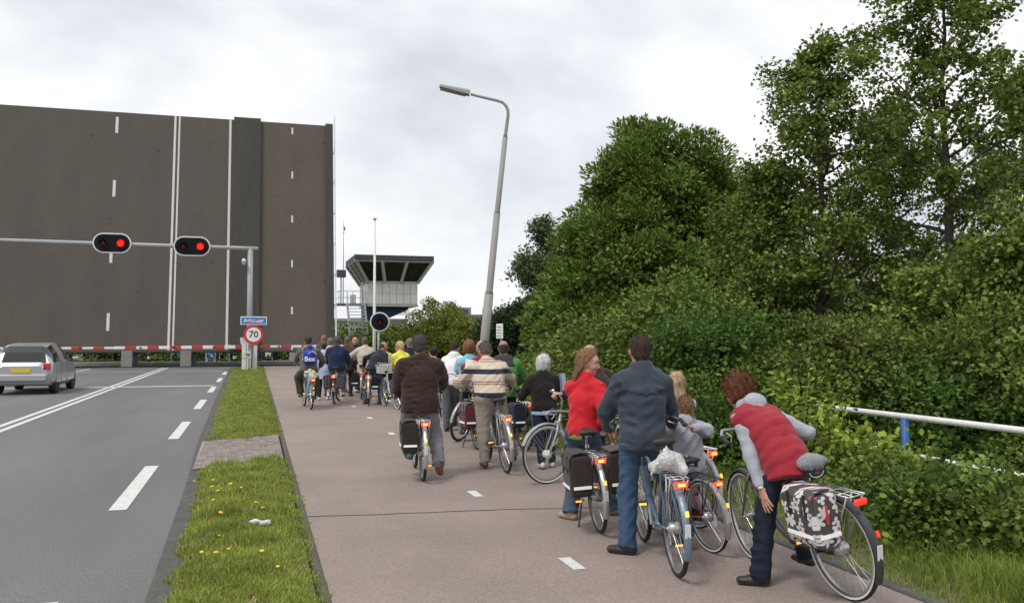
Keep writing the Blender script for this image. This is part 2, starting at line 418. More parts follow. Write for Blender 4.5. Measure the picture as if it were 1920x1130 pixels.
def grass_mat(name, cols):
    m = bpy.data.materials.new(name); m.use_nodes = True; t = m.node_tree; N = t.nodes; b = N['Principled BSDF']; K = t.links.new
    g_ = N.new('ShaderNodeNewGeometry'); r_ = N.new('ShaderNodeValToRGB'); K(g_.outputs['Random Per Island'], r_.inputs[0])
    el = r_.color_ramp.elements
    for i, (p, c) in enumerate(cols):
        e_ = el[i] if i < 2 else el.new(p); e_.position = p; e_.color = (*c, 1)
    tcn = N.new('ShaderNodeTexCoord'); nz = N.new('ShaderNodeTexNoise'); nz.inputs['Scale'].default_value = 2.2; nz.inputs['Detail'].default_value = 3; K(tcn.outputs['Object'], nz.inputs['Vector'])
    mr = N.new('ShaderNodeMapRange'); mr.inputs[1].default_value = .3; mr.inputs[2].default_value = .7; mr.inputs[3].default_value = .72; mr.inputs[4].default_value = 1.25; K(nz.outputs['Fac'], mr.inputs[0])
    vm = N.new('ShaderNodeVectorMath'); vm.operation = 'SCALE'; K(r_.outputs[0], vm.inputs[0]); K(mr.outputs[0], vm.inputs['Scale'])
    K(vm.outputs[0], b.inputs['Base Color']); b.inputs['Roughness'].default_value = .65; b.inputs['Specular IOR Level'].default_value = .25
    tb = N.new('ShaderNodeBsdfTranslucent'); K(vm.outputs[0], tb.inputs['Color']); ms = N.new('ShaderNodeMixShader'); ms.inputs[0].default_value = .35
    K(b.outputs[0], ms.inputs[1]); K(tb.outputs[0], ms.inputs[2]); K(ms.outputs[0], N['Material Output'].inputs['Surface']); return m
m_grass = grass_mat('grass blades', [(0.0, (0.16, 0.24, 0.03)), (1.0, (0.52, 0.45, 0.20)), (0.40, (0.25, 0.335, 0.045)), (0.70, (0.35, 0.39, 0.08)), (0.88, (0.46, 0.42, 0.16))])
m_grassr = grass_mat('tall roadside grass', [(0.0, (0.10, 0.165, 0.02)), (1.0, (0.42, 0.42, 0.17)), (0.5, (0.18, 0.265, 0.035)), (0.88, (0.28, 0.33, 0.07))])
def sample_y(n, y0, y1, p=1.0):            # density falls off with distance
    u = rng.random(n); q = 1 - p
    return y0 * (y1 / y0) ** u if abs(q) < 1e-6 else (y0 ** q + u * (y1 ** q - y0 ** q)) ** (1 / q)
n = 115000; Y = sample_y(n, 4.2, 49.3, 1.25)
left = np.interp(Y, [p[0] for p in edge_pts], [p[1] for p in edge_pts]) + .09 + .035 * np.sin(Y * 5.3 + 2 * np.sin(Y * 1.9)) + .02 * np.sin(Y * 23.1 + 1) + np.abs(rng.normal(0, .05, n))
right = .505 + .025 * np.sin(Y * 6.1 + 2 * np.sin(Y * 2.3)) + .015 * np.sin(Y * 27) - np.abs(rng.normal(0, .04, n))
X = left + (right - left) * rng.random(n)
rag = .16 * np.sin(X * 9) + .10 * np.sin(X * 23 + 1) + rng.normal(0, .12, n); inb = (Y > 12.1 + (X + .75) * .6 + .02 + rag) & (Y < 15.2 + (X + .8) * .62 - .08 + rag)
weed = (np.hypot(X - .28, Y - 15.0) < .10) | (np.hypot(X - .2, Y - 14.3) < .09) | (np.hypot(X + .1, Y - 15.1) < .06)
bare = (np.sin(X * 7.3 + 2.1 * np.sin(Y * 2.9)) * np.sin(Y * 5.1 + 1.7 * np.sin(X * 5)) > .62) & (rng.random(n) < .75); keep = (~inb & ~bare) | (weed & inb); X, Y = X[keep], Y[keep]
tuft = 0.5 + 0.5 * np.sin(X * 9 + 2 * np.sin(Y * 3)) * np.sin(Y * 4.7 + X * 3)
edge_f = np.clip(np.minimum(X + .75, .5 - X) / .25, .35, 1)
Hh = (.026 + .055 * tuft * rng.random(len(X)) ** 1.5 + .03 * rng.random(len(X)) ** 2) * edge_f * np.where(inb[keep], .6, 1) * (1 + .004 * Y)
gz_ = np.where(inb[keep], .012, np.interp(np.minimum(X - left[keep] + .02, .5 - X), [0, .25], [.008, .046])); V, Fc = grass_mesh(X, Y, gz_, Hh, (.0022 + .00035 * Y) * rng.uniform(.7, 1.2, len(X)), 0.9)
tag(link('verge_grass', np_mesh('verge_grass', V, Fc), None, m_grass), 'short grass covering the verge between road and cycle path', 'grass', kind='stuff')
n = 80000; Y = sample_y(n, 3.6, 48, 1.35); X = 4.24 + 2.6 * rng.random(n) ** .85 + .06 * np.sin(Y * 4)
Hh = np.clip((X - 4.2) * .32, .05, .27) * rng.uniform(.5, 1.25, n) * (.8 + .35 * np.sin(Y * 2.3) * np.sin(X * 4 + Y))
V, Fc = grass_mesh(X, Y, np.full(n, .0), Hh, (.0026 + .0003 * Y) * rng.uniform(.7, 1.2, n), 0.85)
tag(link('roadside_grass', np_mesh('roadside_grass', V, Fc), None, m_grassr), 'tall grass between the cycle path and the hedge', 'grass', kind='stuff')

# dandelions and litter on the verge
m_yel = mat('dandelion yellow', (0.8, 0.52, 0.02), .7, island=.15); m_stem = mat('dandelion stem', (0.16, .24, .05), .6)
fl = MB().lathe([(0.0, -.006), (.012, -.004), (.024, .004), (.020, .010), (.010, .013), (0.0, .013)], n=12).mesh('flower')
st = MB().tube([(0, 0, -.09), (.004, 0, -.04), (0, 0, -.004)], .0025, n=5).mesh('stem')
dand = [(364, 902, 'at the kerb edge beside the brick crossing'), (399, 900, 'farthest from the road in the row below the brick crossing'), (397, 912, 'second from the kerb below the brick crossing'), (432, 907, 'highest one right of the pair below the brick crossing'),
        (409, 920, 'just under the pair below the brick crossing'), (452, 914, 'rightmost of the small group near the brick crossing'), (400, 937, 'alone left of the middle of the near verge'), (414, 961, 'left of the crumpled plastic'),
        (480, 942, 'small one above the crumpled plastic'), (493, 952, 'large one above the crumpled plastic'), (411, 1004, 'below and left of the crumpled plastic'), (378, 1035, 'nearest the road among the large ones at the front'),
        (405, 1036, 'large, second from the road at the front'), (429, 1029, 'small, third from the road at the front'), (491, 1033, 'below the crumpled plastic at the front'), (521, 1062, 'nearest to the cycle path at the front')]
for px, py, w in dand:
    p = gnd(px, py, .10); e_ = empty('dandelion', (p[0], p[1], .012), random.uniform(0, 6), 'yellow dandelion flower ' + w, 'flower', 'dandelions on the verge')
    a = relink('flower', fl, e_, m_yel); a.scale = (random.uniform(.62, .95),) * 3; a.location = (0, 0, .09); a.rotation_euler = (random.uniform(-.3, .3), random.uniform(-.3, .3), 0)
    s_ = relink('stem', st, e_, m_stem); s_.location = (0, 0, .09)
m_plast = mat('crumpled white plastic', (.75, .77, .78), .35, trans=.2)
p = gnd(490, 985, .05); pl = []
gr = Grid((-.2, -.15, -.02), (.2, .15, .12), .008)
for i in range(6): gr.ell((-.08 + .03 * i, random.uniform(-.03, .03), random.uniform(.01, .045)), (random.uniform(.025, .045), random.uniform(.012, .03), random.uniform(.008, .028)), .012)
gr.all(lambda P, f: f + .012 * np.abs(wav(P, 48, 5)) - .004); V, Q = gr.net()
o = link('litter', np_mesh('litter', V, Q), None, m_plast); o.location = (p[0], p[1], .05); tag(o, 'crumpled white plastic scrap lying in the near verge grass', 'litter')
# ================================================================== BRIDGE LEAF
m_deck = mat('dark epoxy bridge deck', (0.092, 0.079, 0.067), 0.85, var=0.14, vscale=0.8, stretch=(1, 1, .35), bump=0.15, bscale=60, fine=(9, .06))
m_deck2 = mat('darker bridge median', (0.056, 0.052, 0.047), 0.85, var=0.2, vscale=0.8, stretch=(1, 1, .16), fine=(14, .12))
m_deck3 = mat('brownish cycle deck', (0.100, 0.084, 0.068), 0.85, var=0.14, vscale=0.8, stretch=(1, 1, .35), fine=(14, .12))
m_steel = mat('grey painted steel', (0.19, 0.18, 0.17), 0.6, var=.15, vscale=2)
m_white = mat('white paint', (0.72, 0.72, 0.70), 0.45, var=.08, vscale=3)
m_galv = mat('galvanised steel', (0.40, 0.42, 0.44), 0.45, metal=.4, var=.1, vscale=5)
m_black = mat('black paint', (0.018, 0.018, 0.02), 0.5)
LEAN = R(10); LZ = 0.9; LY = 51.5
br = empty('bascule_bridge', (0, LY, LZ), 0, 'huge dark bridge leaf raised upright across the road behind the barriers', 'bridge')
br.rotation_euler = (-LEAN, 0, 0)
LEN = 13.72
MB().box((-7.5, .16, LEN / 2), (12.4, .30, LEN)).build('carriageway_deck', m_deck, br)          # X -13.7 .. -1.3
MB().box((-.54, .06, LEN / 2 + .05), (1.52, .50, LEN + .1)).build('median', m_deck2, br)           # -1.3 .. .22
MB().box((2.095, .16, LEN / 2), (3.75, .30, LEN)).build('cycle_deck', m_deck3, br)                # .22 .. 3.97
MB().box((4.185, .08, LEN / 2 + .03), (.43, .50, LEN + .06)).build('edge_strip', m_deck2, br)
for x in (-12.2, -8.6, -5.0, -1.2, 2.6): MB().box((x, .95, LEN / 2), (.35, 1.25, LEN - .2)).build('girder', m_steel, br)
for z in np.linspace(.5, 13, 6): MB().box((-4.6, .7, z), (17, .7, .2)).build('cross_beam', m_steel, br)
def dl(x, w, z0, z1, nm, y=.007): MB().box((x, y - .003, (z0 + z1) / 2), (w, .006, z1 - z0)).build(nm, m_paint, br)
dl(-4.53, .12, .02, LEN - .02, 'double_line'); dl(-4.30, .09, .02, LEN - .02, 'double_line'); dl(-1.50, .13, .05, LEN - .02, 'edge_line')
for t in (1.1, 4.88, 8.68, 12.45): dl(-7.62, .15, t, t + .97, 'lane_dash')
for t in (-.2, 2.08, 4.84, 7.54, 10.25, 13.02): dl(2.03, .10, max(t, .02), min(t + .43, LEN - .01), 'centre_dash')
for x, z in ((-8.9, 12.2), (-5.4, 11.5), (-7.8, 7.4), (-6.2, 3.3), (-1.2, 10.6), (-1.25, 4.1), (3.85, 12.6), (3.88, 4.1), (-2.4, 5.0), (-10.4, 6.1), (-1.3, .8)):
    MB().lathe([(.045, -.006), (.045, .012)], 'Y', 8, (x, -.002, z)).build('deck_bolt', m_black, br)
for x in (4.46,):
    for y in (-.3, -.75): MB().tube([(x, y, .1), (x, y, LEN + .35)], .022, n=6).build('rail', m_white, br)
    for z in np.arange(.6, LEN, 1.9): MB().tube([(x, .2, z), (x, -.77, z)], .022, n=6).build('rail_post', m_white, br)
for px in (237, 348): 
    q = atY(px, 670, 51.3); MB().box((q[0], .1, -.55), (.55, .35, 1.1)).build('leg_girder', m_steel, br)
    MB().box((q[0] + .42, .35, -.55), (.22, .3, 1.1)).build('leg_girder', m_black, br)
MB().box((-4.6, .1, -.045), (18.0, .28, .085)).build('hinge_beam', m_deck2, br)
# kerbs of the bridge pit; the black edge strip paints its shadowed gap
ab = MB().box((-4.6, 51.25, -.12), (20.5, .28, .34)).build('shaded_pit_edge', m_black); tag(ab, kind='structure')
ab = MB().box((-4.6, 57.1, .02), (30, .5, .20)).build('far_quay_edge', m_conc); tag(ab, kind='structure')
ab = MB().box((-4.6, 51.75, -.2), (20.5, .5, .42)).build('quay_edge', m_conc); tag(ab, kind='structure')

# ================================================================== GANTRY WITH RED LIGHTS
m_pole = mat('light grey painted pole', (0.34, 0.35, 0.36), 0.5, var=.1, vscale=3)
GY = 46.5
ga = empty('signal_gantry', (atY(467, 690, GY)[0], GY, 0), 0, 'tall grey post with long horizontal arm carrying the red road lights', 'gantry')
gx = ga.location.x
zr = atY(478, 466, GY)[2]; zl = atY(111, 454, GY)[2]; xl = atY(111, 454, GY)[0]; sl = (zl - zr) / (xl - atY(478, 466, GY)[0])
MB().tube([(0, 0, 0), (0, 0, zr + .05)], .135, n=16).build('post', m_pole, ga, True)
MB().tube([(.38, -.02, zr + .0), (-.6, -.02, zr - .6 * sl), (-14, -.02, zr - 14 * sl)], [.10, .10, .10], n=12).build('arm', m_pole, ga, True)
MB().box((0, 0, .02), (.5, .5, .04)).build('base_plate', m_galv, ga)
MB().box((.08, 0, zr + .02), (.62, .26, .14), bev=.02).build('arm_clamp', m_pole, ga)
m_redon = mat('lit red lens', (.6, .02, .01), .3, emit=(1.0, 0.012, 0.008), estr=1.5)
m_redoff = mat('dark red lens', (.10, .006, .006), .25)
m_board = mat('black backing board', (.009, .010, .012), .8, spec=.2)
def stadium(w, h, n=14):
    r = h / 2; c = w / 2 - r; P = []
    for i in range(n + 1): a = -math.pi / 2 + math.pi * i / n; P.append((c + r * math.cos(a), r * math.sin(a)))
    for i in range(n + 1): a = math.pi / 2 + math.pi * i / n; P.append((-c + r * math.cos(a), r * math.sin(a)))
    return P
def lens(parent, x, y, z, r, m, hood=True):
    P = [(r, 0), (r * .92, -.03), (r * .6, -.07), (r * .2, -.09), (0, -.092)]
    o = MB().lathe(P, 'Y', 18, (x, y, z)).build('lens', m, parent, True)
    if hood:
        h = MB(); n = 14
        for i in range(n):
            a0, a1 = R(-15 + 210 * i / n), R(-15 + 210 * (i + 1) / n); q = r * 1.1
            h.face([(x + q * math.cos(a0), y, z + q * math.sin(a0)), (x + q * math.cos(a1), y, z + q * math.sin(a1)), (x + q * math.cos(a1), y - .22, z + q * math.sin(a1)), (x + q * math.cos(a0), y - .22, z + q * math.sin(a0))])
        h.build('hood', m_board, parent)
for px, py, w_ in ((210, 455.5, 'left one on the gantry arm'), (360, 461.5, 'right one, nearer to the post')):
    q = atY(px, py, GY - .25); e_ = empty('red_light_panel', (q[0], GY - .25, q[2]), 0, 'oval black panel with one lit red lamp, ' + w_, 'traffic light', 'red light panels on the gantry')
    MB().prism(stadium(1.74, .98), .0, .05, 'Y').build('rim', m_white, e_)
    MB().prism(stadium(1.60, .84), -.03, .02, 'Y').build('backing_board', m_board, e_)
    lens(e_, -.39, -.035, 0, .15, m_redoff); lens(e_, .39, -.035, 0, .17, m_redon)
    MB().box((0, .13, 0), (.3, .16, .2)).build('bracket', m_pole, e_)
# small camera on the post
q = atY(457, 491, GY); e_ = empty('surveillance_camera', (q[0], GY - .1, q[2]), 0, 'small white camera pointing down from the gantry post', 'camera')
MB().box((0, -.1, 0), (.16, .36, .17), Matrix.Rotation(R(-30), 3, 'X') @ Matrix.Rotation(R(35), 3, 'Y'), bev=.03).build('housing', m_white, e_)
MB().tube([(0, 0, .05), (.28, .1, .12)], .025, n=6).build('bracket', m_pole, e_)

# ================================================================== BARRIERS
m_bred = mat('barrier red', (.55, .03, .02), .5, var=.12, vscale=4); m_bwhite = mat('barrier white', (.75, .74, .72), .5, var=.08, vscale=4)
def barrier(label, x_piv, x_tip, y, z, h0, h1, cab=True, z1=None):
    e_ = empty('barrier', (x_piv, y, 0), 0, label, 'barrier', 'red and white barriers')
    b = MB(); s_ = 1 if x_tip > x_piv else -1; Ltot = abs(x_tip - x_piv); k_ = int(Ltot / .48); z1 = z if z1 is None else z1
    for i in range(k_):
        t0, t1 = i / k_, (i + 1) / k_; ha, hb = h0 + (h1 - h0) * t0, h0 + (h1 - h0) * t1
        x0, x1 = s_ * Ltot * t0, s_ * Ltot * t1; za, zb_ = z + (z1 - z) * t0, z + (z1 - z) * t1
        b.box(((x0 + x1) / 2, 0, (za + zb_) / 2), (abs(x1 - x0), .10, (ha + hb) / 2), mi=i % 2, bev=.012 if ha > .05 else 0)
    b.build('boom', [m_bred, m_bwhite], e_)
    for t in (.25, .55, .8): MB().lathe([(.05, -.075), (.05, -.03)], 'Y', 10, (s_ * Ltot * t, -.02, z + (z1 - z) * t)).build('boom_lamp', m_redoff, e_)
    if cab:
        MB().box((-s_ * .05, .0, .55), (.42, .5, 1.1), bev=.03).build('cabinet', m_white, e_); MB().box((-s_ * .05, -.01, 1.13), (.46, .54, .06)).build('cabinet_lid', m_galv, e_)
    return e_
zb = lambda px, py, Y: float(atY(px, py, Y)[2])
barrier('long red and white striped barrier boom lowered across the road', atY(461, 650, 46.1)[0], atY(213, 651, 46.1)[0], 46.1, zb(461, 650, 46.1), .175, .135, z1=zb(213, 652, 46.1))
barrier('thinner red and white barrier boom at the far left of the road', -14.2, atY(216, 651, 46.35)[0], 46.35, zb(125, 652.5, 46.35), .12, .10)
barrier('short red and white barrier boom lowered across the cycle path', 4.9, atY(487, 648.5, 46.1)[0], 46.1, zb(575, 649, 46.1), .15, .10)
# cabinet, post pair and reflector post around the gantry foot
e_ = empty('control_cabinet', (*atY(464, 690, 45.6)[:2], 0), 0, 'slim white control cabinet with a small label at the gantry foot', 'cabinet')
MB().box((-.12, 0, .72), (.30, .32, 1.44), bev=.02).build('housing', m_white, e_); MB().box((-.05, -.17, .78), (.42, .04, .30), bev=.01).build('label_plate', m_white, e_)
MB().box((.04, -.193, .78), (.17, .005, .15)).build('label_print', mat('teal print', (.12, .25, .27), .5), e_); MB().box((-.14, -.193, .80), (.09, .005, .12)).build('label_print', mat('yellow print', (.7, .55, .05), .5), e_)
e_ = empty('white_bollard_post', (atY(478, 690, 46)[0], 46, 0), 0, 'white square post right beside the gantry post', 'post'); MB().box((0, 0, .62), (.2, .2, 1.24), bev=.02).build('shaft', m_white, e_); MB().box((0, 0, 1.26), (.23, .23, .03)).build('cap', m_galv, e_)
e_ = empty('marker_post', (*gnd(463, 692)[:2], 0), 0, 'short grey marker post with red reflector at the verge end', 'post'); MB().box((0, 0, .32), (.14, .10, .64), bev=.02).build('shaft', m_galv, e_); MB().box((0, -.055, .42), (.08, .012, .22)).build('reflector', m_bred, e_)

# ================================================================== ROAD SIGNS
m_sblue = mat('sign blue', (.03, .22, .62), .4); m_swhite = mat('sign white', (.8, .8, .8), .4); m_sred = mat('sign red', (.58, .03, .03), .4)
SY = 43.4; q0 = atY(475.5, 627, SY); tsz = float(atY(476, 601, SY)[2])
e_ = empty('town_end_sign', (q0[0], SY, 0), 0, 'blue town name sign struck through in red on a thin post', 'sign')
MB().tube([(0, .06, 0), (0, .06, tsz + .18)], .035, n=8).build('post', m_galv, e_)
MB().box((0, 0, tsz), (1.20, .02, .39), bev=.008).build('plate', m_swhite, e_); MB().box((0, -.012, tsz), (1.12, .006, .31)).build('blue_field', m_sblue, e_)
lettering('Aalsmeer', .27, m_swhite, e_, (0, -.019, tsz + .0), .006, sx=.88)
o = MB().box((0, -.024, tsz), (1.03, .004, .035), Matrix.Rotation(R(-13), 3, 'Y')).build('strike_bar', m_sred, e_)
e_ = empty('speed_limit_sign', (q0[0], SY - .05, 0), 0, 'round red rimmed speed limit sign reading 70 under the blue sign', 'sign')
MB().lathe([(.455, 0), (.455, .015)], 'Y', 36, (0, 0, q0[2])).build('rim', m_sred, e_); MB().lathe([(.335, -.006), (.335, .002)], 'Y', 36, (0, -.002, q0[2])).build('face', m_swhite, e_)
lettering('70', .44, mat('sign black', (.02, .02, .02), .5), e_, (0, -.013, q0[2] + .0), .004)
e_ = empty('plain_sign_plate', (*atY(460, 640, SY + .1)[:2], 0), 0, 'small tilted white notice plate left of the round speed sign', 'sign')
zz = zb(460, 638, SY + .1); MB().box((0, 0, zz), (.44, .015, .32), Matrix.Rotation(R(-8), 3, 'Y')).build('plate', m_swhite, e_)
for i in range(3): MB().box((0, -.010, zz + .09 - .09 * i), (.34, .004, .02), Matrix.Rotation(R(-8), 3, 'Y')).build('printed_line', m_steel, e_)
MB().tube([(.05, .03, 0), (.05, .03, zz)], .025, n=6).build('post', m_galv, e_)

# ================================================================== ROUND CYCLISTS' SIGNAL, WHITE FLAGPOLE
q = W(712, 603, 41); e_ = empty('round_signal', (q[0], q[1], 0), R(-6), 'round black signal with white rim and unlit red lamp beside the flagpole', 'traffic light')
MB().tube([(-.05, .1, 0), (-.05, .1, q[2] + .1)], .05, n=8).build('post', m_galv, e_, True)
MB().lathe([(.455, 0), (.455, .05)], 'Y', 36, (0, 0, q[2])).build('rim', m_white, e_); MB().lathe([(.395, -.02), (.395, .02)], 'Y', 36, (0, -.003, q[2])).build('backing_board', m_board, e_)
lens(e_, 0, -.025, q[2], .12, mat('dim red lens', (.22, .012, .01), .25))
q = W(703, 411, 42); e_ = empty('flagpole', (q[0], q[1], 0), 0, 'tall slim white flagpole in front of the control tower', 'flagpole')
MB().tube([(0, 0, 0), (0, 0, 2.2), (0, 0, q[2])], [.085, .075, .045], n=10).build('shaft', m_white, e_, True); MB().lathe([(.0, .05), (.10, .03), (.10, 0), (0, 0)], 'Z', 10, (0, 0, q[2])).build('cap', m_black, e_)
# ================================================================== CONTROL TOWER on the far bank
m_panel = mat('off white cladding panel', (.58, .58, .55), .6, var=.16, vscale=1.2, fine=(8, .06)); m_tblue = mat('dark blue tower shaft', (.018, .055, .14), .6, var=.15, vscale=1)
m_roof = mat('anthracite roof edge', (.055, .056, .06), .7, var=.15, vscale=1); m_frame = mat('grey window frame', (.40, .40, .38), .6)
m_glass = mat('dark tinted glass', (.012, .014, .013), .06, spec=.7)
TY = 67.5
X0, X1 = float(atY(690, 550, TY)[0]), float(atY(783, 550, TY)[0]); Yb = TY + 5.2
ZB, ZW = zb(735, 571, TY), zb(735, 530, TY); ZR0, ZR1 = zb(735, 488, TY - .9), zb(735, 478.5, TY - .9)
tw = empty('control_tower', (X0, TY, 0), 0, 'white bridge control tower with slanted windows on a dark blue shaft', 'tower')
Wd = X1 - X0; Dp = Yb - TY; o_ = 1.05
MB().box((Wd / 2, Dp / 2, (ZB + ZW) / 2), (Wd - .06, Dp - .06, ZW - ZB)).build('core', m_panel, tw)
ncol = 7; pw = Wd / ncol; ph = (ZW - ZB - .06) / 2
for i in range(ncol):
    for j in range(2): MB().box(((i + .5) * pw, 0, ZB + .03 + (j + .5) * ph), (pw - .025, .07, ph - .025), bev=.01).build('panel', m_panel, tw)
nd = 5; dw = Dp / nd
for i in range(nd):
    for j in range(2): MB().box((0, (i + .5) * dw, ZB + .03 + (j + .5) * ph), (.07, dw - .025, ph - .025), bev=.01).build('panel', m_panel, tw)
MB().box((Wd / 2, Dp / 2, ZB - .07), (Wd + .12, Dp + .12, .14)).build('floor_slab', m_conc, tw)
MB().prism([(.0, 0), (1.35, 0), (1.35, ZB - 1.2), (Wd - .6, ZB - .35), (Wd - .6, ZB - .14), (0, ZB - .14)], .8, Dp - .8, 'Y').build('shaft', m_tblue, tw)
# slanted glazing: lower ring at the wall top, upper ring flared out under the roof
lo = [(0, 0), (Wd, 0), (Wd, Dp), (0, Dp)]; hi = [(-o_, -o_ * .8), (Wd + o_, -o_ * .8), (Wd + o_, Dp + o_ * .8), (-o_, Dp + o_ * .8)]
def pt(side, s_, t):
    a, b = lo[side], lo[(side + 1) % 4]; c, d = hi[side], hi[(side + 1) % 4]
    p = [a[i] + (b[i] - a[i]) * s_ for i in (0, 1)]; q = [c[i] + (d[i] - c[i]) * s_ for i in (0, 1)]
    return Vector((p[0] + (q[0] - p[0]) * t, p[1] + (q[1] - p[1]) * t, ZW + (ZR0 - ZW) * t))
for side in range(4):
    n_ = 3
    for i in range(n_):
        a, b = i / n_ + .02, (i + 1) / n_ - .02
        MB().face([pt(side, a, .06), pt(side, b, .06), pt(side, b, .94), pt(side, a, .94)]).build('window', m_glass, tw)
    for i in range(n_ + 1):
        s_ = min(max(i / n_, .004), .996); MB().tube([pt(side, s_, 0), pt(side, s_, 1)], .15, n=4).build('mullion', m_frame, tw)
    for t in (.03, .97): MB().tube([pt(side, 0, t), pt(side, 1, t)], .08, n=4).build('window_rail', m_panel, tw)
    MB().face([pt(side, 0, 0) * 1.0, pt(side, 1, 0), pt(side, 1, .06), pt(side, 0, .06)]).build('sill', m_panel, tw)
MB().box((Wd / 2, Dp / 2, ZR0 - .05), (Wd + 2 * o_ - .05, Dp + 1.6 * o_, .1)).build('soffit', m_panel, tw)
MB().box((Wd / 2, Dp / 2, (ZR0 + ZR1) / 2), (Wd + 2 * o_ + .1, Dp + 1.7 * o_ + .1, ZR1 - ZR0)).build('roof', m_roof, tw)
# left landing, stair, railings
PZ = zb(655, 570, TY); PX0 = float(atY(633, 570, TY)[0]) - X0
MB().box((PX0 / 2 - .05, 1.2, PZ), (-PX0, 2.4, .14)).build('landing', m_steel, tw)
for z in (.5, 1.0):
    MB().tube([(PX0 + .1, .05, PZ + z), (-.1, .05, PZ + z)], .025, n=5).build('railing', m_galv, tw); MB().tube([(PX0 + .1, .05, PZ + z), (PX0 + .1, 2.3, PZ + z)], .025, n=5).build('railing', m_galv, tw)
for x in (PX0 + .1, PX0 * .5, -.15): MB().tube([(x, .05, PZ), (x, .05, PZ + 1.0)], .025, n=5).build('railing_post', m_galv, tw)
SX0, SX1 = float(atY(650, 600, TY)[0]) - X0, float(atY(681, 600, TY)[0]) - X0
for i in range(16):
    t = i / 16; MB().box(((SX0 + SX1) / 2, -.3 - 3.6 * t, PZ - .1 - (PZ - .2) * t), (SX1 - SX0, .28, .05)).build('stair_tread', m_galv, tw)
for x in (SX0, SX1):
    MB().tube([(x, -.1, PZ), (x, -3.9, .1)], .07, n=4).build('stringer', m_galv, tw); MB().tube([(x, -.1, PZ + 1), (x, -3.9, 1.1)], .03, n=5).build('stair_rail', m_galv, tw)
    for t in (.0, .33, .66, 1): MB().tube([(x, -.1 - 3.8 * t, PZ * (1 - t) + .1 * t), (x, -.1 - 3.8 * t, PZ * (1 - t) + .1 * t + 1)], .025, n=5).build('stair_post', m_galv, tw)
MB().box((float(atY(664, 560, TY)[0]) - X0, .9, PZ + .42), (.42, .4, .7), bev=.03).build('locker', m_panel, tw)
MB().tube([(float(atY(681, 560, TY)[0]) - X0 + .02, -.12, .5), (float(atY(678, 560, TY)[0]) - X0, -.12, ZW)], .05, n=6).build('drain_pipe', m_galv, tw)
q = atY(649, 412, TY); e_ = empty('antenna_mast', (q[0], TY + 1.9, PZ), 0, 'thin antenna mast rising left of the control tower', 'antenna')
hz = float(q[2]) - PZ + .2; MB().tube([(0, 0, .07), (0, 0, hz)], [.045, .02], n=6).build('mast', m_galv, e_)
for z, w_ in ((.92, .35), (.85, .25), (.4, .2)): MB().tube([(-w_ / 2, 0, hz * z), (w_ / 2, 0, hz * z)], .018, n=5).build('crossarm', m_galv, e_)
MB().box((.06, 0, hz * .9), (.12, .1, .3)).build('antenna_head', m_steel, e_)
q = atY(641, 512, TY); e_ = empty('floodlight', (q[0], TY + .6, PZ), 0, 'boxy floodlight on a pole above the tower landing', 'floodlight')
hz = float(q[2]) - PZ; MB().tube([(0, 0, .07), (0, 0, hz)], .05, n=6).build('pole', m_galv, e_); MB().box((.0, -.1, hz), (.7, .4, .58), bev=.04).build('housing', m_steel, e_); MB().box((0, -.305, hz), (.6, .01, .48)).build('lens', m_glass, e_)

# ================================================================== STREET LAMP (leaning)
m_lpole = mat('grey street lamp pole', (.29, .28, .262), .6, var=.14, vscale=2)
LD = 22.0; P0 = W(903.5, 690, LD)
base = np.array([P0[0], P0[1], 0]); la = empty('street_lamp', tuple(base), 0, 'tall leaning grey street lamp with curved arm beside the cycle path', 'street lamp')
def lp(px, py): q = W(px, py, LD); return tuple(q - base)
foot = np.array(lp(908, 645)); up_ = np.array(lp(941, 335)); dirv = (up_ - foot) / (up_[2] - foot[2]); gz = foot - dirv * foot[2]
MB().tube([tuple(gz - dirv * .3), lp(908.5, 640), lp(917, 551)], [.125, .118, .115], n=14).build('lower_shaft', m_lpole, la, True)
MB().tube([lp(916.8, 553), lp(917.6, 545), lp(932, 400)], [.115, .088, .084], n=14).build('middle_shaft', m_lpole, la, True)
MB().tube([lp(931.8, 402), lp(932.5, 396), lp(947.3, 258)], [.084, .068, .066], n=14).build('upper_shaft', m_lpole, la, True)
MB().tube([lp(947.2, 260), lp(947.8, 252), lp(952.5, 218), lp(952.5, 208), lp(949, 199), lp(942, 192), lp(931, 188.5), lp(905, 182.5), lp(883, 177)], [.066, .045, .042, .04, .038, .036, .035, .034, .033], n=10).build('arm', m_lpole, la, True)
A, B = np.array(lp(880, 176.5)), np.array(lp(824, 163.5)); ax = (B - A) / np.linalg.norm(B - A); Lh = np.linalg.norm(B - A)
lat = np.array([-ax[1], ax[0], 0]); lat /= np.linalg.norm(lat); upv = np.cross(ax, lat); upv = upv if upv[2] > 0 else -upv
def head_box(t0, t1, w0, w1, h0, h1, zoff, nm, m):
    b = MB(); P = []
    for t, w_, h_ in ((t0, w0, h0), ((t0 + t1) / 2, (w0 + w1) / 2 * 1.03, (h0 + h1) / 2 * 1.05), (t1, w1, h1)):
        c = A + ax * Lh * t + upv * zoff; P.append([tuple(c + lat * w_ * a + upv * h_ * z_) for a, z_ in ((-.5, -.5), (.5, -.5), (.5, .1), (.3, .5), (-.3, .5), (-.5, .1))])
    for i in range(2):
        for j in range(6): b.face([P[i][j], P[i][(j + 1) % 6], P[i + 1][(j + 1) % 6], P[i + 1][j]])
    b.face(P[0][::-1]); b.face(P[2]); return b.build(nm, m, la)
head_box(0, 1.0, .26, .17, .13, .07, .03, 'luminaire_housing', mat('lamp housing', (.30, .31, .30), .5)); head_box(.12, .96, .20, .13, .05, .04, -.04, 'lamp_cover', mat('lamp cover', (.16, .14, .11), .3))
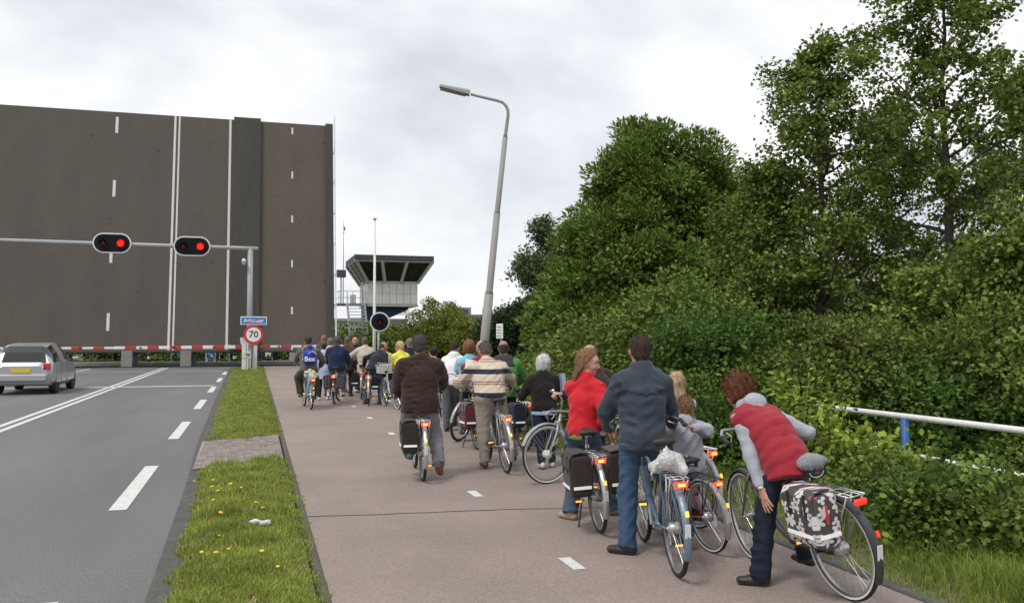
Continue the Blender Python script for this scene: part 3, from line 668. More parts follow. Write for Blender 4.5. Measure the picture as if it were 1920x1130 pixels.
q = np.array(lp(910.5, 655)); MB().box(tuple(q + np.array((-.02, -.115, 0))), (.05, .012, .09)).build('yellow_mark', mat('yellow mark', (.65, .5, .05), .6), la)
# ================================================================== SMALL ROUTE SIGN by the lamp
q = W(937, 622, 24); e_ = empty('route_sign', (q[0], q[1], 0), R(-30), 'small white notice on a grey post right of the street lamp', 'sign')
MB().box((0, 0, q[2] + .02), (.19, .05, .40), bev=.01).build('plate', m_swhite, e_); MB().tube([(.03, .06, 0), (.03, .06, q[2] + .2)], .035, n=8).build('post', m_galv, e_)
for i in range(4): MB().box((-.01, -.028, q[2] + .13 - .08 * i), (.12, .004, .018)).build('printed_line', m_steel, e_)

# ================================================================== FAR BANK: buildings, signs, posts
m_cream = mat('cream render', (.60, .54, .40), .85, var=.1, vscale=.8); m_brickf = mat('far brick', (.30, .2, .15), .9, var=.15, vscale=1); m_greyw = mat('grey cladding', (.22, .23, .24), .7, var=.1, vscale=.5)
def building(name, label, x0, x1, y, dep, h, m, wins, roofm=None, parapet=.25):
    e_ = empty(name, ((x0 + x1) / 2, y, 0), 0, label, 'building'); w_ = x1 - x0
    MB().box((0, dep / 2, h / 2 - .1), (w_, dep, h + .2)).build('wall', m, e_); MB().box((0, dep / 2, h + parapet / 2), (w_ + .3, dep + .3, parapet)).build('roof', roofm or m_roof, e_)
    for (cx, cz, ww, hh) in wins:
        f_ = MB().box((cx, -.02, cz), (ww + .16, .08, hh + .16)).build('window', m_swhite, e_); MB().box((cx, -.05, cz), (ww, .06, hh)).build('pane', m_glass, f_); MB().box((cx, -.08, cz - hh / 2 - .1), (ww + .2, .14, .06)).build('sill', m_conc, f_)
    return e_
bx0, bx1 = float(atY(20, 660, 67)[0]), float(atY(194, 660, 67)[0])
building('cream_building', 'low cream building seen under the raised bridge at left', bx0, bx1, 67, 8, 3.1, m_cream, [(-3.2, .9, 1.1, 1.3), (.6, .9, .8, 1.5), (1.8, .85, .45, 1.5), (3.0, .85, .9, 1.5)])
nx0, nx1 = float(atY(560, 600, 170)[0]), float(atY(764, 600, 170)[0])
nb = building('showroom', 'grey showroom building with red lettering behind the control tower', nx0, nx1, 170, 30, zb(700, 602, 170), m_greyw, [(-8 + 3.2 * i, 2.0, 2.6, 2.2) for i in range(6)], mat('grey roof band', (.25, .25, .26), .6), .5)
cx = (float(atY(738, 580, 169)[0])) - (nx0 + nx1) / 2
zt, zl_ = zb(740, 574, 169.5), zb(740, 591, 169.5)
MB().box((cx, -.6, (zt + zl_) / 2), (6.2, .4, zt - zl_)).build('sign_board', m_swhite, nb)
lettering('NISSAN', 1.25, m_sred, nb, (cx, -.83, (zt + zl_) / 2), .03, sx=1.15, depth=.01)
for x in (-2.5, 2.5): MB().box((cx + x, -.3, zl_ / 2 + .2), (.25, .25, zl_)).build('sign_leg', m_greyw, nb)
gx0, gx1 = float(atY(868, 600, 150)[0]), float(atY(1010, 600, 150)[0])
ob = building('office_building', 'grey flat roofed office block showing above the bushes', gx0, gx1, 150, 14, zb(900, 597, 150), m_greyw, [(-4 + 2.4 * i, 4.2, 1.7, 1.1) for i in range(5)], mat('brown roof band', (.2, .17, .15), .7), .7)
MB().box((float(atY(874, 590, 150)[0]) - (gx0 + gx1) / 2, 4, zb(874, 588, 150) + .0), (3.0, 3, 2.4)).build('roof_unit', m_greyw, ob); MB().box((float(atY(876, 585, 150)[0]) - (gx0 + gx1) / 2, 2.47, zb(876, 584, 150)), (1.5, .06, .9)).build('roof_unit_grille', m_glass, ob)
ax0, ax1 = float(W(1400, 600, 55)[0]), float(W(1990, 600, 55)[0])
ay = float(W(1600, 600, 55)[1])
hb = building('brick_apartment_block', 'pale brick apartment block glimpsed between the tall alders', ax0, ax1, ay, 10, 6.2, mat('pale brick wall', (.42, .33, .27), .9, var=.12, vscale=2), [(-10 + 2.7 * i, z, 1.5, 1.5) for i in range(9) for z in (1.6, 4.4)])
# blue arrow sign and striped posts on the far bank
def far_post(name, label, px, py_top, Y, w_=.1, striped=False, group=None, cat='post'):
    q = atY(px, py_top, Y); e_ = empty(name, (q[0], Y, 0), 0, label, cat, group); h = float(q[2]) if py_top > 660 else 1.5
    if striped:
        b = MB(); k_ = 8
        for i in range(k_): b.tube([(0, 0, h * i / k_), (0, 0, h * (i + 1) / k_)], w_, n=8, mi=i % 2)
        b.build('shaft', [m_black, m_swhite], e_)
    else: MB().tube([(0, 0, 0), (0, 0, h)], w_ * .6, n=6).build('shaft', m_galv, e_)
    MB().lathe([(w_ * 1.2, 0), (0, w_ * .8)], 'Z', 8, (0, 0, h)).build('cap', m_steel, e_); return e_, h
e_, h = far_post('arrow_sign', 'round blue sign with white arrow under the bridge leaf', 395, 665, 60.5, .1, cat='sign')
MB().lathe([(.30, 0), (.30, .03)], 'Y', 24, (0, -.1, h)).build('rim', m_swhite, e_); MB().lathe([(.27, -.01), (.27, .01)], 'Y', 24, (0, -.105, h)).build('face', m_sblue, e_)
MB().prism([(-.16, .10), (.02, -.03), (-.05, -.09), (.17, -.17), (.14, .05), (.07, -.0), (-.11, .16)], h - .001, h, 'Y').build('arrow', m_swhite, e_).location = (0, -.12 - h, h)
for x in (-.25, .25): MB().box((x, 0, .45), (.14, .12, .9)).build('leg', m_swhite, e_)
far_post('striped_post', 'black and white striped post left of the blue arrow sign', 279, 657, 62, .09, True, 'striped posts on the far bank')
far_post('striped_post', 'black and white striped post right of the blue arrow sign', 440, 657, 61, .11, True, 'striped posts on the far bank')
e_, h = far_post('small_blue_sign', 'tiny blue round sign beside the middle bridge leg', 340.5, 661, 62, .08, cat='sign'); MB().lathe([(.28, 0), (.28, .03)], 'Y', 18, (0, -.08, h)).build('face', m_sblue, e_)
for px, t, w_ in ((249, 658, 'left of the striped posts'), (322, 658, 'near the double line'), (412, 657, 'just right of the arrow sign'), (430, 657, 'left of the right striped post')):
    far_post('thin_post', 'thin grey post on the far bank ' + w_, px, t, 62, .06, group='thin posts on the far bank')
for px, w_ in ((549, 'left'), (560, 'right')):
    q = W(px, 675, 60); e_ = MB().box((0, 0, .35), (.42, .5, .75), bev=.04).build('concrete_block', m_conc); e_.location = (q[0], q[1], .0); tag(e_, w_ + ' one of two pale blocks beside the far cycle path', 'block', 'blocks on the far bank')

# ================================================================== WHITE PIPE RAIL in the hedge
m_bluep = mat('blue post paint', (.02, .10, .32), .5); m_pipe = mat('white pipe paint', (.72, .72, .70), .4, var=.08, vscale=4, fine=(20, .1))
pr = empty('pipe_railing', (6.62, 7, 0), 0, 'white double pipe railing with blue posts overgrown by the hedge', 'railing')
MB().tube([(-.20, -4.6, .93), (-.05, 0, .90), (.2, 2.45, .86), (.4, 4.5, .83)], .032, n=12).build('top_pipe', m_pipe, pr, True); MB().tube([(-.2, -4.6, .52), (-.05, 0, .50), (.4, 4.5, .44)], .028, n=10).build('lower_pipe', m_pipe, pr, True)
for y in (-3.9, -1.9, .85, 3.6): MB().tube([(-.02 + .05 * y, y, -.05), (-.02 + .05 * y, y, .87 - .012 * y)], .042, n=8).build('post', m_bluep, pr, True)

# ================================================================== CAR waiting at the left
m_silver = mat('silver car paint', (.42, .43, .45), .3, metal=.5, coat=.6, var=.04, vscale=6); m_tyre = mat('black rubber', (.018, .018, .018), .8, var=.2, vscale=20); m_chrome = mat('bright steel', (.55, .55, .55), .22, metal=1.0)
car = empty('parked_car', (-6.55, 30.7, 0), R(0), 'silver hatchback waiting at the left edge of the road', 'car')
# stations: y, half width at sill, half width at belt, z sill, z belt, half width roof, z roof
stn = [(-1.98, .70, .66, .42, .78, .60, .84), (-1.90, .80, .78, .30, .88, .66, .95), (-1.72, .83, .82, .26, .93, .60, 1.24), (-1.45, .84, .84, .24, .95, .57, 1.42), (-.9, .85, .85, .22, .95, .58, 1.50), (-.2, .85, .85, .22, .94, .58, 1.52),
       (.35, .85, .85, .22, .93, .56, 1.47), (.75, .85, .85, .22, .92, .56, 1.31), (1.15, .85, .83, .22, .91, .60, 1.03), (1.35, .84, .81, .23, .88, .62, .93), (1.65, .82, .77, .26, .80, .60, .84), (1.86, .76, .68, .32, .66, .55, .70), (1.94, .66, .6, .40, .58, .50, .60)]
def sect(s_):
    y, ws, wb, zs_, zbt, wr, zr_ = s_; half = [(ws * .9, zs_), (ws, zs_ + .12), (ws + .01, (zs_ + zbt) / 2), (wb, zbt), ((wb + wr) / 2 + .02, zbt + (zr_ - zbt) * .5), (wr, zr_ - .04), (wr * .8, zr_)]
    return [(-x, y, z) for x, z in half] + [(x, y, z) for x, z in half[::-1]]
S = [sect(s_) for s_ in stn]; body = MB(); gl = {}
for i in range(len(S) - 1):
    for j in range(13):
        isg = j in (3, 4, 8, 9) and 2 <= i <= 7 and i not in (4,); ws_ = j in (5, 6, 7) and i in (6, 7)
        q = [S[i][j], S[i][j + 1], S[i + 1][j + 1], S[i + 1][j]]
        pane = ('side_window', j < 6, i < 4) if isg else ('windscreen', 0, 0) if ws_ else ('rear_window', 0, 0) if (i in (1, 2) and j in (5, 6, 7)) else None
        (gl.setdefault(pane, MB()) if pane else body).face(q[::-1])
    body.face([S[i][13], S[i][0], S[i + 1][0], S[i + 1][13]][::-1])
body.face(S[0]); body.face(S[-1][::-1])
body.build('body', m_silver, car); [g_.build(k_[0], m_glass, car) for k_, g_ in gl.items()]
wt = MB().lathe([(.20, -.09), (.29, -.10), (.315, -.06), (.315, .06), (.29, .10), (.20, .09)], 'X', 24).mesh('tyre', True); wr_ = MB().lathe([(.205, -.085), (.19, -.06), (.06, -.03), (.0, -.03)], 'X', 16).mesh('rim'); arch = MB().lathe([(.36, -.05), (.36, .02), (0.0, .02)], 'X', 20).mesh('wheel_arch')
for sx in (-1, 1):
    for y in (-1.22, 1.22):
        w_ = empty('wheel', (sx * .75, y, .315)); w_.parent = car; relink('tyre', wt, w_, m_tyre); r_ = relink('rim', wr_, w_, m_chrome); r_.scale = (-sx, 1, 1)
        a = relink('wheel_arch', arch, car, m_black); a.location = (sx * .815, y, .33); a.scale = (sx, 1, 1)
    MB().box((sx * .98, .70, 1.0), (.20, .10, .13), bev=.04).build('mirror', m_silver, car); MB().box((sx * .88, .72, .95), (.1, .04, .05)).build('mirror_arm', m_black, car)
    MB().box((sx * .68, -1.93, .82), (.2, .1, .22), bev=.03).build('tail_light', m_bred, car); MB().box((sx * .845, -.35, .85), (.03, .16, .03)).build('door_handle', m_silver, car)
    MB().box((sx * .853, .05, .6), (.012, .012, .66)).build('door_seam', m_black, car); MB().box((sx * .853, -.75, .6), (.012, .012, .62)).build('door_seam', m_black, car)
    MB().box((sx * .60, 1.86, .62), (.22, .1, .14), bev=.03).build('headlight', m_glass, car)
MB().box((0, -1.97, .5), (1.4, .1, .22), bev=.04).build('rear_bumper', m_silver, car); MB().box((0, -1.99, .72), (.52, .02, .12)).build('number_plate', mat('plate yellow', (.7, .5, .03), .5), car)
# ================================================================== TREES AND SHRUBS
def leaf_mat(name, c, isl=.6, trans=.26, var=.3, rough=.5):
    return mat(name, c, rough, island=isl, trans=trans, var=var, vscale=1.3, spec=.12)
m_bark = mat('grey brown bark', (.055, .045, .036), .9, var=.3, vscale=10, bump=.6, bscale=25, stretch=(1, 1, .3))
m_ash = leaf_mat('ash leaves', (.148, .222, .044)); m_alder = leaf_mat('alder leaves', (.160, .222, .048)); m_shrub = leaf_mat('shrub leaves', (.142, .205, .042))
m_shrub2 = leaf_mat('olive shrub leaves', (.140, .185, .040)); m_shrub3 = leaf_mat('deep green and shade toned shrub leaves', (.092, .162, .035)); m_bush = leaf_mat('olive bush leaves', (.195, .215, .045)); m_yew = leaf_mat('dark evergreen leaves', (.035, .062, .026)); m_poplar = leaf_mat('grey green poplar leaves', (.11, .15, .07)); m_pale = leaf_mat('pale weed leaves', (.25, .32, .05))
def rand_dirs(n):
    v = rng.normal(size=(n, 3)); return v / np.linalg.norm(v, axis=1, keepdims=True)
def leaf_mesh(P, Dr, Nr, Ls, Ws, rnd=False):
    """P base points, Dr direction, Nr rough normal"""
    n = len(P); Dr = Dr / np.linalg.norm(Dr, axis=1, keepdims=True); S = np.cross(Dr, Nr); S /= np.linalg.norm(S, axis=1, keepdims=True) + 1e-9; Nn = np.cross(S, Dr)
    Ls = Ls[:, None]; Ws = Ws[:, None]; fold = .25
    if rnd:
        V = np.stack([P, P + Dr * Ls * .35 + S * Ws + Nn * Ws * fold, P + Dr * Ls * .8 + S * Ws * .8 + Nn * Ws * fold, P + Dr * Ls, P + Dr * Ls * .8 - S * Ws * .8 + Nn * Ws * fold, P + Dr * Ls * .35 - S * Ws + Nn * Ws * fold], 1)
        b = np.arange(n)[:, None] * 6; Fc = np.concatenate([b + [0, 1, 2, 3], b + [0, 3, 4, 5]], 1).reshape(-1, 4)
    else:
        V = np.stack([P, P + Dr * Ls * .45 + S * Ws + Nn * Ws * fold, P + Dr * Ls, P + Dr * Ls * .45 - S * Ws + Nn * Ws * fold], 1)
        b = np.arange(n)[:, None] * 4; Fc = np.concatenate([b + [0, 1, 2], b + [0, 2, 3]], 1).reshape(-1, 3)
    return V.reshape(-1, 3), Fc
def clump_leaves(Cc, Oc, per, cr, Lf, Wf, up=.35, rnd=False, droop=.0, spread=.8, flat=.7):
    """leaf clumps at Cc with outward direction Oc"""
    n = len(Cc) * per; C_ = np.repeat(Cc, per, 0); O_ = np.repeat(Oc, per, 0); o = rng.normal(size=(n, 3)) * (cr if np.isscalar(cr) else np.repeat(cr, per)[:, None]); o[:, 2] *= flat
    P = C_ + o; Dr = O_ * .6 + rand_dirs(n) * spread + np.array([0, 0, -droop]); Nr = np.array([0, 0, 1.0]) * (1 - up) + O_ * up + rand_dirs(n) * .55
    sz = rng.uniform(.65, 1.2, n); return leaf_mesh(P, Dr, Nr, Lf * sz, Wf * sz, rnd)
def n3(P, f, off=0): return (np.sin(P[:, 0] * f + 1.3 * np.sin(P[:, 2] * f * .8 + off)) + np.sin(P[:, 1] * f * 1.1 + 1.7 * np.sin(P[:, 0] * f * .7 + off)) + np.sin(P[:, 2] * f * 1.2 + off)) / 3
def lobes_points(lobes, n, shell=.45, thr=-.35, nf=2.2):
    w = np.array([l[1][0] * l[1][1] + l[1][1] * l[1][2] for l in lobes]); pk = rng.choice(len(lobes), n, p=w / w.sum())
    d = rand_dirs(n); rr = (shell + (1 - shell) * rng.random(n) ** .6)[:, None]; c = np.array([l[0] for l in lobes])[pk]; r = np.array([l[1] for l in lobes])[pk]
    bumpy = 1 + .30 * n3(c + d * 2.0, 2.2, 1.0)[:, None] + .12 * n3(c + d * 2.0, 5.2, 2.0)[:, None]; P = c + d * r * rr * bumpy; k_ = (n3(P, nf) > thr) & (n3(P, nf * 2.4, 3.0) > thr - .25)
    O_ = d / r; O_ /= np.linalg.norm(O_, axis=1, keepdims=True); return P[k_], O_[k_]
def sprays(lobes, K_, rs0, per, Lf, Wf, core=.25, flat=.62, gap=.55, rnd=False):
    """leaves gathered in sprays over the crown's outside, with a sparse inner core; gaps between the sprays stay open"""
    Lc = np.array([l[0] for l in lobes]); Lr = np.array([l[1] for l in lobes]); w = np.array([r[0] * r[1] + r[1] * r[2] for r in Lr]); C_, O_ = [], []
    while len(C_) < K_:
        i = rng.choice(len(lobes), p=w / w.sum()); d = nrm(rng.normal(size=3)); p = Lc[i] + d * Lr[i] * rng.uniform(.72, 1.0)
        q = np.sqrt((((p - Lc) / Lr) ** 2).sum(1)); q[i] = 9
        if q.min() < .72 and rng.random() < .85: continue
        if p[2] < .05: continue
        if C_ and np.min(np.linalg.norm(np.array(C_) - p, axis=1)) < rs0 * gap: 
            if rng.random() < .8: continue
        C_.append(p); O_.append(nrm(d / Lr[i] * Lr[i].mean() * .8 + np.array([0, 0, .45])))
    C_, O_ = np.array(C_), np.array(O_); rs = rs0 * rng.uniform(.5, 1.5, K_); cnt = np.maximum((per * (rs / rs0) ** 2).astype(int), 4); id_ = np.repeat(np.arange(K_), cnt); n = len(id_)
    v = rand_dirs(n) * (rng.random(n) ** .45)[:, None]; up_ = v + O_[id_] * .35; v[:, 2] *= flat; P = C_[id_] + v * rs[id_][:, None]
    Nr = O_[id_] * .55 + up_ * .55 + np.array([0, 0, .35]) + rand_dirs(n) * .38; Dr = up_ * .8 + O_[id_] * .3 + rand_dirs(n) * .55 + np.array([0, 0, -.25]); sz = rng.uniform(.6, 1.2, n)
    V, Fc = leaf_mesh(P, Dr, Nr, Lf * sz, Wf * sz, rnd); nc = int(n * core); i = rng.choice(len(lobes), nc, p=w / w.sum()); Pc = Lc[i] + rand_dirs(nc) * Lr[i] * (rng.random(nc) ** .5 * .8)[:, None]; Pc[:, 2] = np.maximum(Pc[:, 2], .03)
    V2, F2 = leaf_mesh(Pc, rand_dirs(nc), rand_dirs(nc) + np.array([0, 0, .4]), np.full(nc, Lf * 1.35), np.full(nc, Wf * 1.5), rnd); return np.concatenate([V, V2]), np.concatenate([Fc, F2 + len(V)]), C_
def limb_tubes(mb, base, tips, r0, sag=.25):
    for t in tips:
        a = np.array(base); b = np.array(t); L_ = np.linalg.norm(b - a); mid = a * .5 + b * .5 + rng.normal(size=3) * L_ * .06 + np.array([0, 0, sag * L_ * .2])
        mb.tube([tuple(a), tuple(a * .75 + mid * .25 + np.array([0, 0, .03 * L_])), tuple(mid), tuple(b)], [r0, r0 * .8, r0 * .55, r0 * .15], n=5, cap=False)
def blob_tree(name, label, base, lobes, leafm, n, per, cr, Lf, Wf, trunk_r=.15, trunk_top=None, thr=-.35, shell=.45, cat='tree', group=None, rnd=False, up=.35, droop=.1, stems=1, nlimb=26, nf=2.2, stem_spread=.3, rs0=None, core=.25, gap=.55):
    base = np.array(base, float); e_ = empty(name, tuple(base), 0, label, cat, group)
    P, O_ = lobes_points(lobes, n, shell, thr, nf); P2 = P[P[:, 2] > .05]; O2 = O_[P[:, 2] > .05]
    if rs0: V, Fc, P2 = sprays(lobes, n, rs0, per, Lf, Wf, core, gap=gap, rnd=rnd)
    else: V, Fc = clump_leaves(P2, O2, per, cr, Lf, Wf, up, rnd, droop)
    V[:, 2] = np.maximum(V[:, 2], -.02)
    link('crown' if cat == 'tree' else 'foliage', np_mesh('crown', V, Fc), e_, leafm)
    mb = MB(); top = trunk_top or max(l[0][2] for l in lobes)
    for s_ in range(stems):
        a = rng.uniform(0, 6.28); off = np.array([math.cos(a), math.sin(a), 0]) * (stem_spread if stems > 1 else 0) * rng.uniform(.3, 1)
        tip = np.array([off[0] * 3, off[1] * 3, top]); m1 = np.array([off[0] * 1.6, off[1] * 1.6, top * .45]); tr = trunk_r * (1 if stems == 1 else .6)
        mb.tube([tuple(off * .4 + np.array([0, 0, -.1])), tuple(off + np.array([0, 0, top * .2])), tuple(m1), tuple(tip)], [tr, tr * .85, tr * .65, tr * .2], n=8, cap=False)
        idx = rng.choice(len(P2), min(nlimb // stems, len(P2)), replace=False)
        for i in idx:
            t = np.clip(P2[i][2] / top * .7, .1, .9); start = (1 - t) * off + t * tip; start[2] = top * t * .9; limb_tubes(mb, start, [P2[i]], tr * .32 * (1.1 - t))
    mb.build('trunk' if cat == 'tree' else 'stems', m_bark, e_, True); return e_

def wp(px, py, D, base): return np.array(W(px, py, D)) - np.array(base)
# the big ash in the middle
AD = 28.0; bx_, by_ = col_at(1215, AD); bs = (bx_, by_, 0)
def lob(px, py, D, rx, ry, rz, base): return (wp(px, py, D, base), (rx, ry, rz))
rng = np.random.default_rng(21)
lobes = [lob(1240, 350, AD, 2.15, 2.0, 1.85, bs), lob(1160, 335, AD, .95, 1.0, .95, bs), lob(1205, 275, AD, .85, .9, .7, bs), lob(1320, 375, AD, 1.3, 1.4, 1.3, bs), lob(1135, 415, AD - .3, 1.0, 1.1, 1.0, bs), lob(1120, 485, AD - .4, 1.2, 1.3, 1.0, bs), lob(1230, 480, AD - 1, 2.2, 1.9, 1.6, bs), lob(1345, 500, AD, 1.6, 1.7, 1.7, bs),
         lob(1078, 550, AD - .6, 1.05, 1.2, .85, bs), lob(1150, 560, AD - 1.1, 1.8, 1.6, 1.2, bs), lob(1045, 612, AD - .8, .95, 1.2, .8, bs), lob(1120, 620, AD - 1.2, 1.7, 1.6, 1.0, bs), lob(1260, 610, AD - .8, 2.0, 1.8, 1.2, bs)]
blob_tree('ash_tree', 'large rounded dark green tree filling the middle behind the cyclists', bs, lobes, m_ash, 420, 270, .15, .18, .038, .2, 6.2, stems=4, nlimb=80, rs0=.52, core=.22, gap=.6)
# poplar and evergreen left of it
b2 = (*col_at(1010, 46), 0); blob_tree('poplar_tree', 'narrow grey green tree rising left behind the big ash', b2, [lob(1012, 490, 46, 1.15, 1.15, 1.9, b2), lob(1015, 440, 46, .75, .8, 1.0, b2), lob(990, 520, 46, .8, .9, 1.2, b2), lob(1005, 580, 46, 1.2, 1.2, 1.7, b2)], m_poplar, 1100, 18, .2, .17, .06, .14, 5.5, thr=-.4, shell=.3)
b3 = (*col_at(955, 38), 0); blob_tree('yew_tree', 'very dark evergreen between the street lamp and the big ash', b3, [lob(965, 640, 38, 1.5, 1.5, 1.4, b3), lob(985, 600, 38, 1.1, 1.1, .75, b3), lob(935, 632, 38, 1.0, 1.1, 1.0, b3), lob(1000, 650, 38, 1.4, 1.3, 1.3, b3), lob(950, 598, 38, .6, .6, .5, b3)], m_yew, 1900, 20, .16, .13, .045, .15, 2.2, thr=-.7, shell=.4)
# far round bushes between tower and lamp
far = [(748, 640, 66, 1.6, 1.0, 'beside the round signal'), (812, 615, 68, 2.1, 2.1, 'tallest, in the middle of the far bushes'), (845, 620, 66, 1.9, 1.8, 'right of the tallest far bush'), (885, 632, 64, 1.5, 1.4, 'just left of the street lamp')]
for px, py, D, rr, hz, w_ in far:
    b = (*col_at(px, D), 0); ctr = wp(px, py, D, b)
    L_ = [(ctr, (rr, rr, hz)), (ctr + np.array([-rr * .6, -.3, -hz * .35]), (rr * .8, rr * .8, hz * .8)), (ctr + np.array([rr * .6, -.4, -hz * .4]), (rr * .8, rr * .8, hz * .8)), (ctr + np.array([0, -.6, -hz * .8]), (rr * 1.1, rr, hz * .8))]
    blob_tree('round_tree', 'olive green bushy tree on the far bank, ' + w_, b, L_, m_bush, 110, 85, .15, .15, .058, .1, 2.2, rs0=.48, core=.4, group='bushy trees on the far bank')
b = (*col_at(905, 72), 0); blob_tree('pointed_tree', 'small dark green tree top behind the far bushes', b, [lob(848, 605, 74, 1.0, 1, 1.6, b), lob(850, 590, 74, .6, .6, .9, b)], m_ash, 350, 16, .2, .17, .07, .1, 4, thr=-.6)
# low hedge masses behind the raised bridge
for px, w_, hw in ((60, 'beside the cream building, farthest left', 10), (235, 'right of the cream building', 3.0), (330, 'between the bridge legs', 6.5), (430, 'behind the gantry foot', 5.5), (540, 'behind the short barrier', 4.0), (690, 'low at the foot of the control tower', 1.2)):
    D = 62.5; b = (*col_at(px, D), 0)
    L_ = [(np.array([x, 0, z]), (1.7, 1.5, 1.2)) for x in np.arange(-hw * .7, hw * .7 + .1, 1.7) for z in (.7, 1.5)]
    blob_tree('hedge_bush', 'dark green hedge on the far bank ' + w_, b, L_, m_shrub, 200 + int(hw * 50), 10, .22, .21, .10, .06, 1.2, thr=-.8, cat='shrub', group='hedges on the far bank', nlimb=8)

# ------------------------------------------------------------------ alders: trunk, limbs, leaf clusters along the outer twigs
def alder(label, px, D, top_py, spread, zlow, nbr, lean=(0, 0), seed=1, bare=0.0, tr=.11, per=27, name='alder_tree'):
    global rng
    keep = rng; rng = np.random.default_rng(seed)
    bx0_, by0_ = col_at(px, D); H_ = float(W(px, top_py, D)[2]); e_ = empty(name, (bx0_, by0_, 0), 0, label, 'tree', 'tall alders on the right')
    mb = MB(); kn = 9; tk = [np.array([lean[0] * (i / kn) ** 1.3 + rng.normal() * .04, lean[1] * (i / kn) + rng.normal() * .04, H_ * i / kn]) for i in range(kn + 1)]; tk[0][2] = -.1
    mb.tube([tuple(p) for p in tk], [tr * (1 - .9 * i / kn) + .006 for i in range(kn + 1)], n=8, cap=False)
    Cc, Oc = [], []
    def trunk_at(z): t = np.clip(z / H_ * kn, 0, kn - 1e-3); i = int(t); return tk[i] + (tk[i + 1] - tk[i]) * (t - i)
    for k_ in range(nbr):
        f_ = (k_ + rng.random()) / nbr; z = zlow + (H_ * .98 - zlow) * f_; a = k_ * 2.4 + rng.normal() * .4; L_ = spread * (1.0 - .72 * f_ ** 2.2) * rng.uniform(.45, 1.1)
        d = np.array([math.cos(a), math.sin(a), .30 + .5 * f_ + rng.normal() * .12]); d /= np.linalg.norm(d); s0 = trunk_at(z); P_ = [s0]; 
        for j in range(1, 6): P_.append(P_[-1] + (d + rng.normal(size=3) * .16 + np.array([0, 0, .05 * j])) * L_ / 5)
        r0 = tr * .42 * (1.1 - f_ * .8); mb.tube([tuple(p) for p in P_], [r0 * (1 - j / 5.6) for j in range(6)], n=5, cap=False)
        for j in range(1, 6):
            for s_ in range(2 if j > 1 else 1):
                dd = d * .5 + rng.normal(size=3) * .75; dd[2] += .1; dd /= np.linalg.norm(dd); l2 = L_ * rng.uniform(.14, .36); q0 = P_[j]; q1 = q0 + dd * l2 * .55; q2 = q0 + dd * l2 + np.array([0, 0, .03])
                mb.tube([tuple(q0), tuple(q1), tuple(q2)], [r0 * .28, r0 * .18, .003], n=4, cap=False)
                if rng.random() < bare: continue
                for q in (q1, q2, q0 * .3 + q2 * .7 + rng.normal(size=3) * .08): Cc.append(q); Oc.append(dd)
    V, Fc = clump_leaves(np.array(Cc), np.array(Oc), per, .115, .084, .038, .3, False, .15, .7, .7)
    link('crown', np_mesh('crown', V, Fc), e_, m_alder); mb.build('trunk', m_bark, e_, True); rng = keep; return e_
alder('tall loose alder left of the tallest one, dark trunk showing midway', 1535, 16.5, 84, 2.0, 1.9, 38, (.10, 0), 11, .26)
alder('tallest alder, its top leaving the picture on the right', 1790, 15.0, -40, 2.2, 2.0, 38, (-.1, 0), 12, .34)
alder('slimmer alder half hidden between the two tall ones', 1665, 18.5, 225, 2.0, 1.3, 34, (.1, .1), 13, .22, .09)
alder('short alder leaning against the big ash', 1440, 17.5, 345, 1.6, .9, 34, (.1, 0), 14, .0, .08)
alder('alder at the right picture edge beyond the tallest one', 1925, 17.0, 130, 1.6, .8, 30, (.1, 0), 15, .15, .1)
alder('small alder behind the white pipe railing', 1745, 14.0, 520, 1.4, .5, 22, (.1, 0), 17, .1, .06)
alder('low alder at the right picture edge behind the railing', 1890, 12.5, 480, 1.5, .5, 24, (.1, 0), 18, .0, .06)
# ------------------------------------------------------------------ hedge shrubs beside the path (near enough to show every leaf)
hedge = [  # px, D, top py, radius, label
    (985, 30, 672, 1.3, 'at the far end beneath the dark evergreen', m_bush), (945, 19, 700, .8, 'low and pale behind the man in green', m_pale), (1000, 17, 705, .8, 'low and pale right of the man in green', m_pale),
    (1060, 19, 650, 1.6, 'behind the white haired woman', m_shrub), (1160, 15.5, 612, 1.45, 'behind the bald man in brown', m_shrub2), (1265, 14.5, 535, 1.45, 'tallest part, right of the man in the navy jacket', m_shrub),
    (1360, 12.9, 590, 1.25, 'left of the bending woman', m_shrub3), (1470, 12.4, 665, 1.4, 'above the bending woman', m_shrub), (1590, 12.4, 590, 1.15, 'above the left end of the pipe railing', m_shrub2), (1720, 12.0, 665, 1.4, 'above the middle of the pipe railing', m_shrub3),
    (1850, 11.8, 570, 1.3, 'above the right end of the pipe railing', m_shrub), (1330, 11.6, 735, .9, 'low and dark behind the girl in grey', m_shrub3), (1440, 11.3, 760, .9, 'low, right behind the bending woman', m_shrub3), (1545, 10.3, 800, .85, 'low, creeping over the end of the pipe railing', m_shrub2),  # darker leaf colour on the low shrubs paints shade beneath the alders
    (1650, 8.5, 845, .62, 'low, under the pipe railing', m_shrub), (1752, 7.7, 868, .62, 'low, in front of the blue railing post', m_shrub3), (1865, 7.1, 870, .68, 'low, at the right picture edge', m_shrub)]
